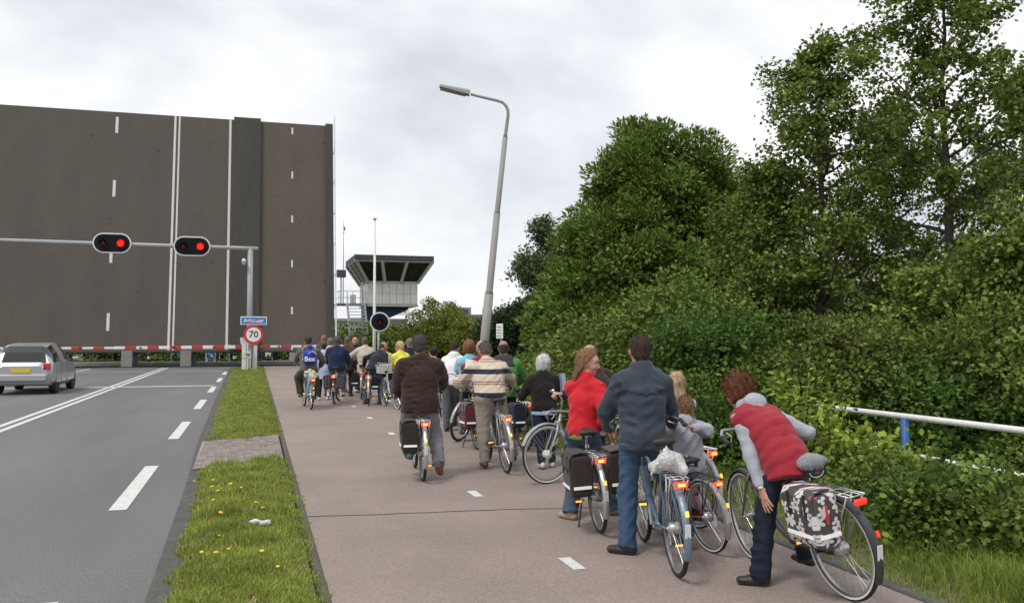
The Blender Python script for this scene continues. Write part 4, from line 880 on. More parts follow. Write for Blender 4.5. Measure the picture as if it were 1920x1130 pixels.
for px, D, top, rr, w_, m_ in hedge:
    b = (*col_at(px, D), 0); H_ = float(W(px, top, D)[2]); k_ = max(2, int(round(H_ / (rr * .9)))); L_ = []
    for i in range(k_):
        z = (i + .5) / k_ * (H_ - .25); q = rr * (1.05 - .22 * i / k_)
        for s_ in range(3): a = rng.uniform(0, 6.28); L_.append((np.array([math.cos(a) * rr * .35, math.sin(a) * rr * .3, z]), (q * rng.uniform(.7, .9), q * rng.uniform(.65, .85), H_ / k_ * rng.uniform(.55, .8))))
    near = D < 14; npt = int((54 if near else 42) * rr * max(H_, 1) + 10); sz = .056 if D < 9 else .066 if near else .08
    blob_tree('hedge_shrub', 'leafy green shrub of the hedge, ' + w_, b, L_, m_, npt, 100 if near else 80, .085, sz, sz * .40, .05, H_ * .8, cat='shrub', group='hedge beside the cycle path', stems=3, nlimb=36, rnd=D < 9, rs0=.26 if near else .31, core=.3, gap=.75)
# upright sprays of lighter leaves poking out of the hedge and weeds in the grass
for i, (px, D, top, w_) in enumerate([(1560, 9.4, 742, 'climbing by the end of the railing'), (1620, 9.1, 795, 'below the railing, left one'), (1690, 8.8, 810, 'below the railing, middle one'), (1760, 8.4, 880, 'before the right end of the railing'), (1500, 10.0, 700, 'above the back of the bending woman'), (1790, 7.6, 960, 'in the grass at the right')]):
    b = (*col_at(px, D), 0); H_ = float(W(px, top, D)[2]); Cc, Oc = [], []; mb = MB()
    for s_ in range(7):
        a = rng.uniform(0, 6.28); tip = np.array([math.cos(a) * .28, math.sin(a) * .22, H_ * rng.uniform(.72, 1.0)]); mb.tube([(0, 0, 0), tuple(tip * np.array([.35, .35, .6])), tuple(tip)], [.008, .006, .002], n=4, cap=False)
        for t in np.linspace(.45, 1, 9): q = tip * np.array([t ** 1.6, t ** 1.6, t]); Cc.append(q + rng.normal(size=3) * .03); Oc.append(nrm(np.array([math.cos(a), math.sin(a), .5])))
    e_ = empty('young_shoot', b, 0, 'light green upright leafy shoots ' + w_, 'plant', 'light shoots in the hedge')
    V, Fc = clump_leaves(np.array(Cc), np.array(Oc), 6, .05, .075, .024, .3, True, .25); link('foliage', np_mesh('foliage', V, Fc), e_, m_pale); mb.build('stems', m_stem, e_)
# ================================================================== BICYCLES
m_rub = mat('tyre rubber', (.02, .02, .02), .75, var=.2, vscale=30); m_wtyre = mat('white tyre wall', (.68, .67, .64), .6); m_alu = mat('aluminium rim', (.50, .50, .50), .35, metal=.8, var=.08, vscale=9)
m_spk = mat('spoke steel', (.55, .55, .56), .3, metal=.9); m_sad = mat('black saddle', (.022, .02, .02), .5, var=.2, vscale=15); m_cc = mat('black plastic', (.02, .02, .022), .45)
m_chr = mat('chrome', (.62, .62, .62), .2, metal=1.0); m_silvp = mat('silver lacquer', (.42, .43, .44), .35, metal=.5); m_grip = mat('grip rubber', (.03, .03, .03), .7)
m_tail = mat('flash glow tail light', (.6, .02, .01), .3, emit=(1.0, .05, .02), estr=1.6); m_amber = mat('flash glow amber reflector', (.8, .35, .03), .3, emit=(1.0, .45, .05), estr=1.2); m_taild = mat('red tail light', (.55, .03, .02), .3, emit=(1.0, .04, .02), estr=.45)  # tail lights and reflectors emit to imitate returned camera flash
m_core = mat('flash glint core', (.9, .5, .1), .3, emit=(1.0, .42, .08), estr=2.4); m_refl = mat('reflective white strip', (.85, .86, .84), .3, emit=(1, 1, .97), estr=.12)  # emission put in as flash glint on the light's centre and white strips
WR = .345
def arc(cy, cz, r, a0, a1, n, x=0): return [(x, cy + r * math.cos(R(a0 + (a1 - a0) * i / n)), cz + r * math.sin(R(a0 + (a1 - a0) * i / n))) for i in range(n + 1)]
def circ(r, n): return [(0, r * math.cos(2 * math.pi * i / n), r * math.sin(2 * math.pi * i / n)) for i in range(n)]
BM = {}
BM['tyre'] = MB().tube(circ(WR - .019, 44), .019, n=8, closed=True).mesh('tyre', True)
BM['stripe'] = MB().lathe([(WR - .030, -.0165), (WR - .018, -.0205), (WR - .016, -.0205), (WR - .029, -.0165)], 'X', 44, cap=False).mesh('side_stripe')
BM['rim'] = MB().lathe([(WR - .052, -.010), (WR - .034, -.013), (WR - .030, -.010), (WR - .030, .010), (WR - .034, .013), (WR - .052, .010), (WR - .052, -.010)], 'X', 44, cap=False).mesh('rim', True)
sp = MB()
for i in range(32):
    a = 2 * math.pi * i / 32; s_ = 1 if i % 2 else -1; h_ = a + (.55 if (i // 2) % 2 else -.55)
    sp.tube([(s_ * .028, .022 * math.cos(h_), .022 * math.sin(h_)), (s_ * .003, (WR - .05) * math.cos(a), (WR - .05) * math.sin(a))], .0014, n=3, cap=False)
BM['spokes'] = sp.mesh('spokes')
BM['hub'] = MB().lathe([(.008, -.06), (.012, -.05), (.030, -.035), (.018, -.02), (.018, .02), (.030, .035), (.012, .05), (.008, .06)], 'X', 12).mesh('hub', True)
BM['drum'] = MB().lathe([(.008, -.06), (.02, -.05), (.048, -.04), (.045, .03), (.030, .045), (.008, .06)], 'X', 16).mesh('hub', True)
def mudguard(a0, a1, cy, cz, n=28):
    b = MB(); r = WR + .022; P = []
    for i in range(n + 1):
        a = R(a0 + (a1 - a0) * i / n); row = []
        for x, d in ((-.028, -.018), (-.018, -.003), (0, .002), (.018, -.003), (.028, -.018)): row.append((x, cy + (r + d) * math.cos(a), cz + (r + d) * math.sin(a)))
        P.append(row)
    for i in range(n):
        for j in range(4): b.face([P[i][j], P[i][j + 1], P[i + 1][j + 1], P[i + 1][j]])
    return b
FY = 1.10
BM['guard_rear'] = mudguard(50, 205, 0, WR).mesh('mudguard', True); BM['guard_front'] = mudguard(20, 185, 0, 0).mesh('mudguard', True)
# frames (rear axle at the origin, forward +Y)
BB = (0, .46, .28); ST = (0, .27, .76)
HT0, HT1 = (0, .945, .585), (0, .885, .80)
def frame_common(b):
    b.tube([BB, ST], .016, n=8)
    for x in (-.055, .055): b.tube([(x, 0, WR), (x * .7, .3, .30), (x * .45, .43, .285)], .010, n=6); b.tube([(x, 0, WR), (x * .55, .22, .66), (x * .25, .27, .72)], .009, n=6)
    b.tube([HT0, HT1], .021, n=10); b.tube([(-.04, .46, .28), (.04, .46, .28)], .024, n=10); return b
BM['frame_low'] = frame_common(MB()).tube([(0, .905, .68), (0, .75, .45), (0, .60, .315), BB], [.021, .021, .021, .022], n=10).tube([(0, .90, .74), (0, .72, .53), (0, .52, .40), (0, .40, .44)], .014, n=8).mesh('frame', True)
BM['frame_high'] = frame_common(MB()).tube([(0, .925, .64), BB], .020, n=10).tube([(0, .895, .77), (0, .285, .735)], .016, n=8).mesh('frame', True)
BM['frame_wave'] = frame_common(MB()).tube([(0, .915, .66), (0, .80, .47), (0, .66, .34), (0, .55, .29), BB], [.027, .029, .03, .03, .028], n=10).mesh('frame', True)
BM['seat_post'] = MB().tube([(0, .290, .70), (0, .270, .84), (0, .262, .90)], .013, n=8).lathe([(.02, .0), (.02, .03)], 'Z', 8, (0, .262, .755)).mesh('seat_post', True)
g_ = Grid((-.14, -.2, -.1), (.14, .2, .08), .008)
g_.eseg((0, -.10, 0), (0, .03, .0), (.092, .030), (.06, .028), (1, 0, 0), .03); g_.eseg((0, .02, .0), (0, .145, .005), (.045, .024), (.018, .018), (1, 0, 0), .03); g_.sub(lambda P: d_ell(P, np.array([0, -.03, -.075]), (.12, .16, .055)), (-.13, -.2, -.14), (.13, .15, -.01), .01)
V_, Q_ = g_.net(); BM['saddle'] = np_mesh('saddle', V_, Q_, True)
BM['springs'] = MB().tube([(-.05, -.08, -.07), (-.05, -.08, -.01)], .018, n=8).tube([(.05, -.08, -.07), (.05, -.08, -.01)], .018, n=8).tube([(-.05, -.08, -.065), (0, .03, -.06), (.05, -.08, -.065)], .006, n=5).mesh('saddle_springs')
rk = MB()
for x in (-.065, .065): rk.tube([(x, -.23, .735), (x, .20, .735)],  .0048, n=6); rk.tube([(x, -.10, .735), (.052 * (1 if x > 0 else -1), 0, WR + .02)], .006, n=6); rk.tube([(x, -.21, .735), (.054 * (1 if x > 0 else -1), 0, WR + .03)], .006, n=6)
for y in (-.23, -.12, -.01, .10, .20): rk.tube([(-.065, y, .735), (.065, y, .735)], .005, n=5)
rk.tube([(-.03, -.23, .737), (-.03, .2, .737)], .004, n=5).tube([(.03, -.23, .737), (.03, .2, .737)], .004, n=5).tube([(-.02, .2, .735), (0, .27, .70)], .006, n=5)
BM['rack'] = rk.mesh('rack', True)
BM['light'] = MB().box((0, -.255, .70), (.098, .03, .042), bev=.010).mesh('tail_light'); BM['core'] = MB().box((0, -.272, .70), (.052, .008, .020), bev=.003).mesh('flash_glint')  # small bright centre is added to imitate the flash glint
BM['refl'] = MB().box((0, 0, 0), (.026, .010, .042), bev=.003).mesh('reflector'); BM['flap'] = MB().box((0, 0, 0), (.042, .005, .10), bev=.002).mesh('mud_flap')
BM['case'] = MB().prism([(-.02, .30), (.06, .27), (.40, .225), (.50, .22), (.555, .26), (.55, .32), (.48, .355), (.30, .36), (.04, .39), (-.03, .37)], .030, .052, 'X').mesh('chain_case')
BM['crank'] = MB().tube([(0, 0, 0), (0, 0, -.165)], .011, n=6).mesh('crank'); BM['pedal'] = MB().box((0, 0, 0), (.085, .07, .022), bev=.005).mesh('pedal'); BM['pref'] = MB().box((0, 0, 0), (.06, .006, .016)).mesh('pedal_reflector')
# front end, origin at the front axle, steering about the head tube
fk = MB()
for x in (-.05, .05): fk.tube([(x, 0, 0), (x, -.06, .12), (x * .95, -.125, .27), (x * .5, -.155, .36)], [.009, .011, .013, .014], n=6)
fk.tube([(-.03, -.155, .365), (.03, -.155, .365)], .016, n=8); BM['fork'] = fk.mesh('fork', True)
hbp = [(-.29, -.46, .665), (-.29, -.34, .70), (-.24, -.235, .725), (-.12, -.20, .715), (0, -.20, .70), (.12, -.20, .715), (.24, -.235, .725), (.29, -.34, .70), (.29, -.46, .665)]
BM['handlebar'] = MB().tube(hbp, .0115, n=8).tube([(0, -.205, .42), (0, -.245, .62), (0, -.20, .70)], .013, n=8).mesh('handlebar', True)
BM['grips'] = MB().tube([(-.29, -.35, .697), (-.29, -.465, .664)], .017, n=8).mesh('grip', True); BM['gripr'] = MB().tube([(.29, -.35, .697), (.29, -.465, .664)], .017, n=8).mesh('grip', True)
BM['lever'] = MB().tube([(-.22, -.215, .72), (-.20, -.31, .685), (-.25, -.41, .665)], .006, n=5).mesh('brake_lever'); BM['leverr'] = MB().tube([(.22, -.215, .72), (.20, -.31, .685), (.25, -.41, .665)], .006, n=5).mesh('brake_lever')
BM['bell'] = MB().lathe([(.0, .03), (.018, .024), (.027, .008), (.027, 0), (0, 0)], 'Z', 12, (.15, -.215, .725)).mesh('bell', True)
BM['headlight'] = MB().lathe([(.0, -.05), (.03, -.03), (.036, .02), (.033, .028), (0, .028)], 'Y', 12, (0, -.11, .50)).mesh('headlight', True)
BM['stays'] = MB().tube([(-.052, 0, 0), (-.035, .22, .28), (0, .26, .27), (.035, .22, .28), (.052, 0, 0)], .0025, n=4).mesh('mudguard_stay')
BM['kick'] = MB().tube([(-.05, .40, .27), (-.13, .30, .01)], .009, n=6).tube([(-.13, .30, .012), (-.14, .26, .01)], .010, n=6).mesh('kickstand'); BM['kick2'] = MB().tube([(-.04, .40, .26), (-.14, .34, .012), (-.15, .29, .01)], .009, n=6).tube([(.04, .40, .26), (.14, .34, .012), (.15, .29, .01)], .009, n=6).tube([(-.1, .36, .1), (.1, .36, .1)], .007, n=5).mesh('kickstand')
BM['lock'] = MB().tube([(0.0, .17 + .075 * math.cos(a), .60 + .075 * math.sin(a)) for a in np.linspace(.2, 5.9, 14)], .011, n=6).mesh('ring_lock'); 
del g_
def T(v): return Matrix.Translation(Vector(v))
def bicycle(label, rear, hd, frame=m_silvp, style='low', steer=0, lean=0, guard=None, wtyre=False, stand=None, crank=40, saddle_h=.91, saddle_mat=None, rackm=None, light='lit', rack=True, flapm=None, hub='hub', stripe=True, saddle_y=.26, group='bicycles on the cycle path', dress_guard=False):  # lit means the added flash glow, not a burning lamp
    """rear: ground contact of the rear wheel, hd: heading in degrees clockwise from +Y"""
    e_ = empty('bicycle', (rear[0], rear[1], .006), R(-hd), label, 'bicycle', group); e_.rotation_euler = (0, R(lean), R(-hd)); guard = guard or m_silvp
    def wheel(mtx, h):
        w_ = empty('wheel'); w_.parent = e_; w_.matrix_local = mtx
        relink('tyre', BM['tyre'], w_, m_rub); relink('rim', BM['rim'], w_, m_alu); tag(relink('spokes', BM['spokes'], w_, m_spk), kind='stuff'); relink('hub', BM[h], w_, m_alu)
        if wtyre or stripe:
            for sx in (-1, 1): s_ = relink('side_stripe', BM['stripe'], w_, m_wtyre); s_.scale = (sx, 1, 1)
            if wtyre: w_.children[0].material_slots[0].material = m_wtyre
        return w_
    wheel(T((0, 0, WR)), 'drum'); relink('frame', BM['frame_' + style], e_, frame); relink('seat_post', BM['seat_post'], e_, m_alu)
    s_ = relink('saddle', BM['saddle'], e_, saddle_mat or m_sad, T((0, saddle_y, saddle_h))); relink('saddle_springs', BM['springs'], e_, m_cc, T((0, saddle_y, saddle_h)))
    g1 = relink('mudguard', BM['guard_rear'], e_, guard); relink('chain_case', BM['case'], e_, m_cc); relink('ring_lock', BM['lock'], e_, m_cc)
    if rack: relink('rack', BM['rack'], e_, rackm or m_chr)
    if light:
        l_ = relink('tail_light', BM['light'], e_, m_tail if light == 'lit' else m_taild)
        if light == 'lit': relink('flash_glint', BM['core'], l_, m_core)
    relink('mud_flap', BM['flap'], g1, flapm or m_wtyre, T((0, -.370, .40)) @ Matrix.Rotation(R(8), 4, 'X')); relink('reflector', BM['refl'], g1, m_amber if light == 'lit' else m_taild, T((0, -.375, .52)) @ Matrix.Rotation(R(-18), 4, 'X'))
    for sx, a in ((1, crank), (-1, crank + 180)):
        q = Matrix.Translation((sx * .065, .46, .28)) @ Matrix.Rotation(R(a), 4, 'X'); relink('crank', BM['crank'], e_, m_alu, q)
        pv_ = q @ Vector((sx * .055, 0, -.165)); p_ = relink('pedal', BM['pedal'], e_, m_cc, T(pv_)); relink('pedal_reflector', BM['pref'], p_, m_amber, T((0, -.037, 0)))
    # front end turned by the steering angle
    axis = (Vector(HT1) - Vector(HT0)).normalized(); piv = Vector(HT0); RM = T(piv) @ Matrix.Rotation(R(-steer), 4, axis) @ T(-piv); FM = RM @ T((0, FY, WR))
    wheel(FM, hub)
    for nm, k_, m_ in (('fork', 'fork', frame), ('handlebar', 'handlebar', m_alu), ('grip', 'grips', m_grip), ('grip', 'gripr', m_grip), ('brake_lever', 'lever', m_chr), ('brake_lever', 'leverr', m_chr), ('bell', 'bell', m_chr), ('headlight', 'headlight', m_cc), ('mudguard', 'guard_front', guard), ('mudguard_stay', 'stays', m_chr)): relink(nm, BM[k_], e_, m_, FM)
    if stand: relink('kickstand', BM['kick2' if stand == 2 else 'kick'], e_, m_cc)
    return e_
def bike_pt(b, p):                       # point of a bicycle -> world
    M_ = Matrix.Translation(b.location) @ b.rotation_euler.to_matrix().to_4x4(); return M_ @ Vector(p)
def on_bike(o, b, p=(0, 0, 0)):          # a separate thing carried by a bicycle: same orientation, own top-level object
    o.location = bike_pt(b, p); o.rotation_euler = b.rotation_euler; return o
# pannier: soft rounded bag, hung beside the rear wheel
def pannier(label, b, side, m_, size=(.15, .34, .34), z=.70, y=-.05, flapm=None, strip=True, group='panniers', droop=.0, name='pannier_bag', top_over=False):
    w_, l_, h_ = size; e_ = empty(name, (0, 0, 0), 0, label, 'bicycle bag', group); g_ = Grid((-w_ * .75, -l_ * .65, -h_ - .06), (w_ * .75, l_ * .65, .06), .014)
    def bx(P):
        q = np.abs(P - np.array([0, 0, -h_ / 2], np.float32)) - np.array([w_ / 2 - .03, l_ / 2 - .03, h_ / 2 - .03], np.float32); t = np.clip((-P[..., 2]) / h_, 0, 1); q[..., 0] -= .02 * np.sin(t * 3.1)
        return np.linalg.norm(np.maximum(q, 0), axis=-1) + np.minimum(q.max(-1), 0) - .03
    g_.add(bx, (-w_ / 2, -l_ / 2, -h_), (w_ / 2, l_ / 2, 0), .01); g_.all(lambda P, f: f + .004 * wav(P, 24)); V, Q = g_.net(); link('bag', np_mesh('bag', V, Q, True), e_, m_)
    fl_ = MB(); n = 8; xo = side * (w_ / 2 + .014)
    P_ = [(-side * w_ * .42, .012), (0, .022), (side * w_ * .40, .012), (xo, -.03), (xo + side * .004, -h_ * .30)]
    for i in range(4): fl_.box(((P_[i][0] + P_[i + 1][0]) / 2, 0, (P_[i][1] + P_[i + 1][1]) / 2), (math.hypot(P_[i + 1][0] - P_[i][0], P_[i + 1][1] - P_[i][1]) + .006, l_ * .96, .010), Matrix.Rotation(-math.atan2(P_[i + 1][1] - P_[i][1], P_[i + 1][0] - P_[i][0]), 3, 'Y'))
    fl_.build('flap', flapm or m_, e_)
    if strip: MB().box((0, -l_ / 2 - .008, -h_ * .76), (w_ * .92, .006, .026)).build('reflective_strip', m_refl, e_); MB().box((side * (w_ / 2 + .022), 0, -h_ * .76), (.004, l_ * .8, .026)).build('reflective_strip', m_refl, e_)
    for y_ in (-l_ * .25, l_ * .25): MB().box((side * (w_ / 2 + .020), y_, -h_ * .22), (.008, .022, h_ * .42)).build('strap', m_cc, e_)
    return on_bike(e_, b, (side * (.085 + w_ / 2), y, z))
# ================================================================== PEOPLE: canonical heads, hair and hands
def skin_mat(n, c): return mat(n, c, .5, var=.10, vscale=14, spec=.4)
m_skin = skin_mat('fair skin', (.50, .29, .215)); m_skin2 = skin_mat('ruddy skin', (.48, .25, .18)); m_skin3 = skin_mat('tanned skin', (.36, .20, .135))
m_lip = mat('lips', (.42, .14, .12), .45); m_eye = mat('dark eye', (.02, .015, .012), .2); m_brow = mat('eyebrow', (.09, .055, .035), .8)
def hair_mat(n, c): return mat(n, c, .6, var=.5, vscale=120, bump=.5, bscale=190, stretch=(1, 1, .3), spec=.3, island=.3)
def head_mesh(vx=.0065):
    g_ = Grid((-.11, -.13, -.19), (.11, .14, .14), vx)
    g_.ell((0, -.012, .030), (.077, .096, .086), .02); g_.ell((0, .028, -.045), (.060, .066, .072), .045); g_.ell((0, .068, -.098), (.028, .024, .020), .03); g_.ell((0, .06, .03), (.058, .035, .04), .03)
    g_.seg((0, .090, .012), (0, .112, -.026), .009, .014, .016); g_.ell((.013, .100, -.031), (.011, .012, .009), .01); g_.ell((-.013, .100, -.031), (.011, .012, .009), .01)
    for s_ in (-1, 1):
        g_.ell((s_ * .080, -.008, -.012), (.010, .022, .034), .012); g_.sub(lambda P, s_=s_: d_ell(P, np.array([s_ * .031, .098, .012]), (.018, .016, .012)), (s_ * .031 - .03, .07, -.02), (s_ * .031 + .03, .13, .04), .012)
        g_.ell((s_ * .040, .065, -.030), (.022, .025, .02), .025)
    g_.ell((0, .088, -.060), (.021, .010, .0065), .008); g_.ell((0, .086, -.070), (.018, .010, .006), .008)
    g_.seg((0, -.022, -.05), (0, -.040, -.185), .056, .060, .03); V, Q = g_.net(); c = V[Q].mean(1); mi = np.zeros(len(Q), int)
    mi[(np.abs(c[:, 0]) < .022) & (c[:, 1] > .084) & (c[:, 2] < -.053) & (c[:, 2] > -.076)] = 1
    mi[(np.abs(np.abs(c[:, 0]) - .031) < .020) & (c[:, 1] > .07) & (np.abs(c[:, 2] - .031) < .006)] = 3
    VV, QQ, MI = [V], [Q], [mi]; n = len(V)
    for s_ in (-1, 1):
        e_ = Grid((s_ * .031 - .016, .068, -.006), (s_ * .031 + .016, .104, .030), .005); e_.ell((s_ * .031, .082, .012), (.011, .0095, .0075), .004); v, q = e_.net(); VV.append(v); QQ.append(q + n); MI.append(np.full(len(q), 2)); n += len(v)
    return np.concatenate(VV), np.concatenate(QQ), np.concatenate(MI)
HEADS = [head_mesh(), head_mesh(.0115)]
_hair = {}
def hair_mesh(style, far=False):
    if (style, far) in _hair: return _hair[style, far]
    g_ = Grid((-.17, -.24, -.42), (.17, .16, .19), .012 if far else .0075 if style != 'long' else .0095); c0 = np.array([0, -.014, .032])
    amp, fr = .0055, 100
    if style in ('short', 'ring', 'crop'):
        t = .011 if style != 'crop' else .007
        g_.ell(c0, (.077 + t, .096 + t, .086 + t), .01); g_.ell((0, -.062, -.040), (.064, .046, .052), .03)
        def face(P):        # what stays bare: in front of a slanting hairline, and below the nape
            a = (P[..., 1] - .048) * .80 - (P[..., 2] - .065) * .62; b = -(P[..., 2] + .088); s_ = np.maximum((P[..., 1] + .004) * .9 - (P[..., 2] - .030) * .45, -.2)
            return -np.maximum(np.maximum(a, b), s_)
        g_.all(lambda P, f: np.maximum(f, -face(P)))
        if style == 'ring': g_.all(lambda P, f: np.maximum(f, (P[..., 2] - .038) * .8 + (P[..., 1] + .05) * .45))
    elif style in ('bob', 'curly', 'fluffy'):
        k_ = {'bob': .022, 'curly': .032, 'fluffy': .026}[style]; amp, fr = {'bob': (.006, 60), 'curly': (.011, 55), 'fluffy': (.007, 70)}[style]
        g_.ell(c0 + np.array([0, -.008, .004]), (.077 + k_, .096 + k_, .086 + k_), .01); g_.ell((0, -.045, -.05), (.088 if style != 'fluffy' else .078, .070, .070 if style != 'fluffy' else .055), .04)
        for s_ in (-1, 1): g_.ell((s_ * .078, -.01, -.04), (.028, .045, .065), .03)
        g_.all(lambda P, f: np.maximum(f, np.maximum(np.minimum((P[..., 1] - .058) * .8 - (P[..., 2] - .075) * .55, .06 - np.abs(P[..., 0]) + (P[..., 1] - .02) * .2), (P[..., 1] - (.030 if style == 'bob' else .075)) * .9 - (P[..., 2] - .055) * .5)))
    elif style in ('long', 'pony', 'shoulder'):
        k_ = .018; amp, fr = .007, 95; g_.ell(c0 + np.array([0, -.006, .003]), (.077 + k_, .096 + k_, .086 + k_), .01)
        if style == 'pony':
            g_.ell((0, -.055, -.03), (.072, .05, .05), .03); g_.seg((0, -.105, .05), (0, -.135, .035), .022, .026, .01); g_.eseg((0, -.140, .03), (.01, -.135, -.17), (.036, .032), (.022, .018), (1, 0, 0), .02)
        else:
            bot = -.34 if style == 'long' else -.17; w_ = .080 if style == 'long' else .088
            g_.eseg((0, -.055, -.02), (0, -.125 if style == 'long' else -.085, bot), (.088, .055), (w_, .034), (1, 0, 0), .04)
            for s_ in (-1, 1): g_.eseg((s_ * .074, .01, .0), (s_ * .085, -.01, bot * .75), (.028, .045), (.020, .035), (1, 0, 0), .03)
        g_.all(lambda P, f: np.maximum(f, np.maximum(np.minimum((P[..., 1] - .060) * .8 - (P[..., 2] - .078) * .55, .066 - np.abs(P[..., 0]) + (P[..., 1] - .02) * .25), (P[..., 1] - .022) * .9 - (P[..., 2] - .055) * .5)))
    g_.all(lambda P, f: f + amp * wav(P, fr, 9, (1, 1, .9 if style == 'curly' else .14 if style in ('long', 'pony', 'shoulder') else .35)) + amp * .5 * wav(P, fr * .35, 5)); _hair[style, far] = g_.net(); return _hair[style, far]
def hand_mesh(kind, vx=.0048):
    """right hand, wrist at the origin, fingers along -Z, palm facing -X (towards the body), thumb towards +Y"""
    g_ = Grid((-.09, -.075, -.22), (.06, .10, .03), vx); g_.eseg((0, 0, .02), (0, 0, -.01), (.020, .026), (.017, .030), (1, 0, 0), .01); g_.eseg((0, 0, -.02), (-.002, .0, -.085), (.015, .034), (.012, .039), (1, 0, 0), .015)
    curl = {'relax': (18, 32, 22), 'grip': (62, 75, 45), 'flat': (6, 10, 6)}[kind]; spread = {'relax': 3, 'grip': 1, 'flat': 9}[kind]
    for i, (y, l1) in enumerate(((.029, .040), (.010, .045), (-.010, .042), (-.028, .033))):
        p = np.array([-.002, y, -.088]); a = 0.0; sy = R(spread * (1.5 - i))
        for j, (f_, r0, r1) in enumerate(((1, .0090, .0086), (.66, .0086, .0078), (.5, .0078, .0062))):
            a += R(curl[j]); d = np.array([-math.sin(a), math.sin(sy) * math.cos(a), -math.cos(a) * math.cos(sy)]); q = p + d * l1 * f_; g_.seg(p, q, r0, r1, .004); p = q
    tp = [np.array([-.004, .026, -.025]), np.array([-.016, .052, -.055]), np.array([-.026, .060, -.085]), np.array([-.032, .058, -.108])]
    if kind == 'grip': tp[2] = np.array([-.034, .048, -.075]); tp[3] = np.array([-.046, .034, -.086])
    if kind == 'flat': tp[2] = np.array([-.018, .072, -.080]); tp[3] = np.array([-.018, .082, -.102])
    for i in range(3): g_.seg(tp[i], tp[i + 1], .0125 - .002 * i, .0108 - .0018 * i, .008)
    V, Q = g_.net(); return V, Q
HANDS = [{k_: hand_mesh(k_, v_) for k_ in ('relax', 'grip', 'flat')} for v_ in (.0048, .009)]
def ik(a, b, l1, l2, pole):
    d = b - a; L_ = np.linalg.norm(d); L2 = min(L_, (l1 + l2) * .999); b = a + d / L_ * L2; x = (l1 * l1 - l2 * l2 + L2 * L2) / (2 * L2); h = math.sqrt(max(l1 * l1 - x * x, 0)); u = d / L_
    p = np.asarray(pole, float); p = p - u * np.dot(p, u); p = nrm(p); return a + u * x + p * h, b
def ridges(P, off):                     # elongated diagonal creases, fading in and out
    o = 0
    for k_, A_ in enumerate(((.55, .1, .83), (-.6, .1, .79), (.1, .2, .97))):
        ph = P @ (np.array(A_) * (30 + 7 * k_)).astype(np.float32) + 1.6 * wav(P, 6, 4, off=off + k_ * 2.0); m_ = np.clip(wav(P, 8, 4, off=off * 1.7 + k_ * 3.1) * 1.6, 0, 1); o = o + m_ * (1 - 2.4 * np.abs(np.sin(ph)) ** .7)
    return -o
def rotz(v, a): c, s_ = math.cos(a), math.sin(a); return np.array([c * v[0] - s_ * v[1], s_ * v[0] + c * v[1], v[2]])
def axes(fwd, up):                     # columns right, forward, up
    f = nrm(fwd); r = nrm(np.cross(f, up)); u = np.cross(r, f); return np.stack([r, f, u], 1)
